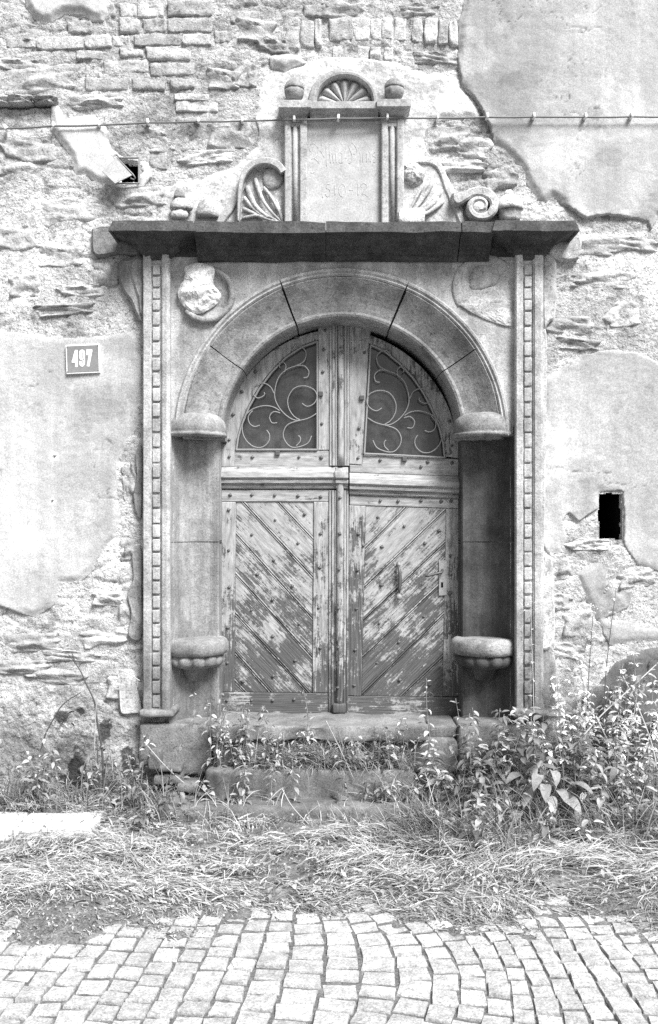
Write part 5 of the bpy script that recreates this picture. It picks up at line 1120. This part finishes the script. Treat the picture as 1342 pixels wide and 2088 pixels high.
# bramble runners at far right
for k, pts in enumerate(([(1342, 1352, .12), (1290, 1400, .2), (1230, 1455, .25), (1190, 1500, .3)], [(1270, 1378, .1), (1300, 1440, .2), (1330, 1520, .25), (1345, 1600, .3)], [(1215, 1460, .3), (1245, 1520, .34), (1280, 1570, .36), (1345, 1620, .4)])):
    t = thing('bramble_runner', P(*pts[-1]), ['arching pale bramble runner across the dark render', 'bramble runner hanging down at the right edge', 'low bramble runner over the weeds at right'][k], 'plant', 'bramble runners'); pp = crom([P(*p) for p in pts], 8)
    g = G(); tube(g, pp, .004, 5); g.mk('stem', M['straw'], t, True); V = []; Fs = []; T = []
    for q in range(26):
        p = pp[R.randint(0, len(pp)-1)]; sz = R.uniform(.03, .06); v, fs = leaf_geo(sz, sz*.65, .2, .5); v = v@rotm(R.uniform(0, 6.3), R.uniform(-.5, .8), R.uniform(-.6, .6)).T+p+np.array([R.uniform(-.05, .05), R.uniform(-.05, .02), R.uniform(-.05, .05)]); b = len(V); V += list(v); Fs += [tuple(i+b for i in f) for f in fs]; T += [R.uniform(.9, 1.7)]*len(v)
    mk('foliage', V, Fs, M['leaf'], t, True, np.array(T), fix=False)
# left shrub: dark stems and a bent straw
sh = thing('bare_shrub', P(210, 1620, .18), 'thin dark-stemmed shrub growing at the left wall foot', 'plant')
g = G()
for pts in ([(212, 1620), (208, 1530), (198, 1470), (192, 1430), (176, 1395), (165, 1370), (152, 1350), (140, 1335)], [(205, 1620), (200, 1560), (197, 1500)], [(80, 1545), (92, 1500), (110, 1465), (130, 1435), (165, 1412)], [(152, 1350), (150, 1340), (146, 1330)], [(215, 1620), (214, 1570), (222, 1540)]):
    tube(g, crom([P(*p, .16) for p in pts], 5), .0075 if len(pts) > 6 else .005, 6, .0025)
g.mk('stem', M['twig'], sh, True)
V = []; Fs = []; T = []
for q in range(46):
    px, py = R.choice([(130, 1470), (125, 1490), (145, 1450), (210, 1590), (245, 1600), (190, 1600), (250, 1570), (160, 1470)]); p = np.array(P(px+R.gauss(0, 16), py+R.gauss(0, 14), .15+R.uniform(0, .08))); sz = R.uniform(.02, .05); v, fs = leaf_geo(sz, sz*.6, .2, .6); v = v@rotm(R.uniform(0, 6.3), R.uniform(-.8, .6), R.uniform(-.6, .6)).T+p; b = len(V); V += list(v); Fs += [tuple(i+b for i in f) for f in fs]; T += [R.choice((.35, .5, 1.2, 1.5))]*len(v)
mk('foliage', V, Fs, M['leaf'], sh, True, np.array(T), fix=False)
for k, (pts, lb) in enumerate((([(192, 1540), (194, 1480), (198, 1420), (208, 1378), (220, 1366), (250, 1368), (285, 1388)], 'bent pale straw arching from the left shrub to the pilaster'), ([(232, 1600), (228, 1550), (224, 1530)], 'short broken straw beside the left shrub'), ([(300, 1520), (340, 1565), (385, 1605)], 'straight dry twig leaning in the gap left of the steps'), ([(575, 1608), (600, 1650), (660, 1710)], 'long straw lying across the lowest step'), ([(722, 1590), (690, 1520), (665, 1470)], 'thin straw leaning on the upper steps'))):
    g = G(); oo = [.15, .2, .2, .5, .3][k]; tube(g, crom([P(*p, oo+.02*i) for i, p in enumerate(pts)], 5), .003, 5); ob = g.mk('dry_straw', M['straw'], None, True); tag(ob, lb, 'straw', 'loose straws')
# weeds on the steps and by the left jamb
for k, (px, py, h, o, lb) in enumerate(((630, 1500, .30, .16, 'feathery weed standing before the meeting of the door leaves'), (480, 1560, .20, .22, 'weed on the dark step below the left leaf'), (570, 1560, .24, .24, 'leafy weed hanging over the middle of the dark step'), (880, 1520, .42, .22, 'tall weed at the right end of the threshold'), (395, 1470, .20, .10, 'small pale-leaved sprig under the left seat'), (430, 1500, .24, .14, 'thin sprig at the left end of the threshold'), (545, 1470, .12, .15, 'tiny weed on the threshold below the left leaf'), (810, 1500, .14, .2, 'small weed on the right half of the threshold step'))):
    p = P(px, py, o); weed((p[0], p[1], p[2]-.02), h, (R.uniform(-.05, .05), -.04), 20 if k not in (4, 5) else 9, .045, lb, None, r_=R, tone0=1.3, wratio=.45, start=.12)
for k in range(64):
    px = R.uniform(470, 890) if k % 5 else R.uniform(420, 520); o = R.choice([.17, .20, .22, .36]); x_ = (px-CX)*(D-o)/F
    weed((x_, -o, gz_(x_, o)-.01), (R.uniform(.10, .28) if k % 5 else R.uniform(.30, .48)), (R.uniform(-.10, .10), -R.uniform(.0, .08)), 24, .05, ('small leafy weed on the steps below the left door leaf' if px < 660 else 'small leafy weed on the steps below the door meeting line' if px < 760 else 'small leafy weed on the steps below the right door leaf'), 'small weeds on the steps', r_=R, tone0=R.uniform(.5, 1.4), wratio=.45, start=.05)
for k in range(34):
    x_ = R.uniform(-2.0, -.75) if k % 3 else R.uniform(-1.75, -1.05); o = R.uniform(.08, .34)
    weed((x_, -o, gz_(x_, o)-.01), R.uniform(.10, .42), (R.uniform(-.12, .12), -R.uniform(.0, .06)), 22, .055, ('low weed at the wall foot left of the bare shrub' if x_ < -1.5 else 'low weed at the wall foot around the bare shrub' if x_ < -1.1 else 'low weed at the wall foot beside the left base block'), 'low weeds along the left wall', r_=R, tone0=R.uniform(.7, 1.4), start=.05)
# fallen leaves
V = []; Fs = []; T = []
for q in range(11000):
    x_ = R.uniform(-2.2, 2.2); o = .2+1.75*R.random()**.6; 
    if -.7 < x_ < .5 and o < .46: continue
    sz = R.uniform(.007, .020) if R.random() < .9 or o > 1.5 else R.uniform(.03, .05); v, fs = leaf_geo(sz, sz*.7, .2, .8, 2); v = v@rotm(R.uniform(0, 6.3), R.uniform(-.4, .4), R.uniform(-.6, .6)).T+np.array([x_, -o, mound_at(x_, o)+R.uniform(.01, .06)*(1 if o < 1.45 else .25)]); b = len(V); V += list(v); Fs += [tuple(i+b for i in f) for f in fs]; T += [R.uniform(.5, 1.6)]*len(v)
tag(mk('fallen_leaves', V, Fs, M['leaf'], None, True, np.array(T), kind='stuff', fix=False), 'scattered fallen leaves over the dry grass', 'leaves')
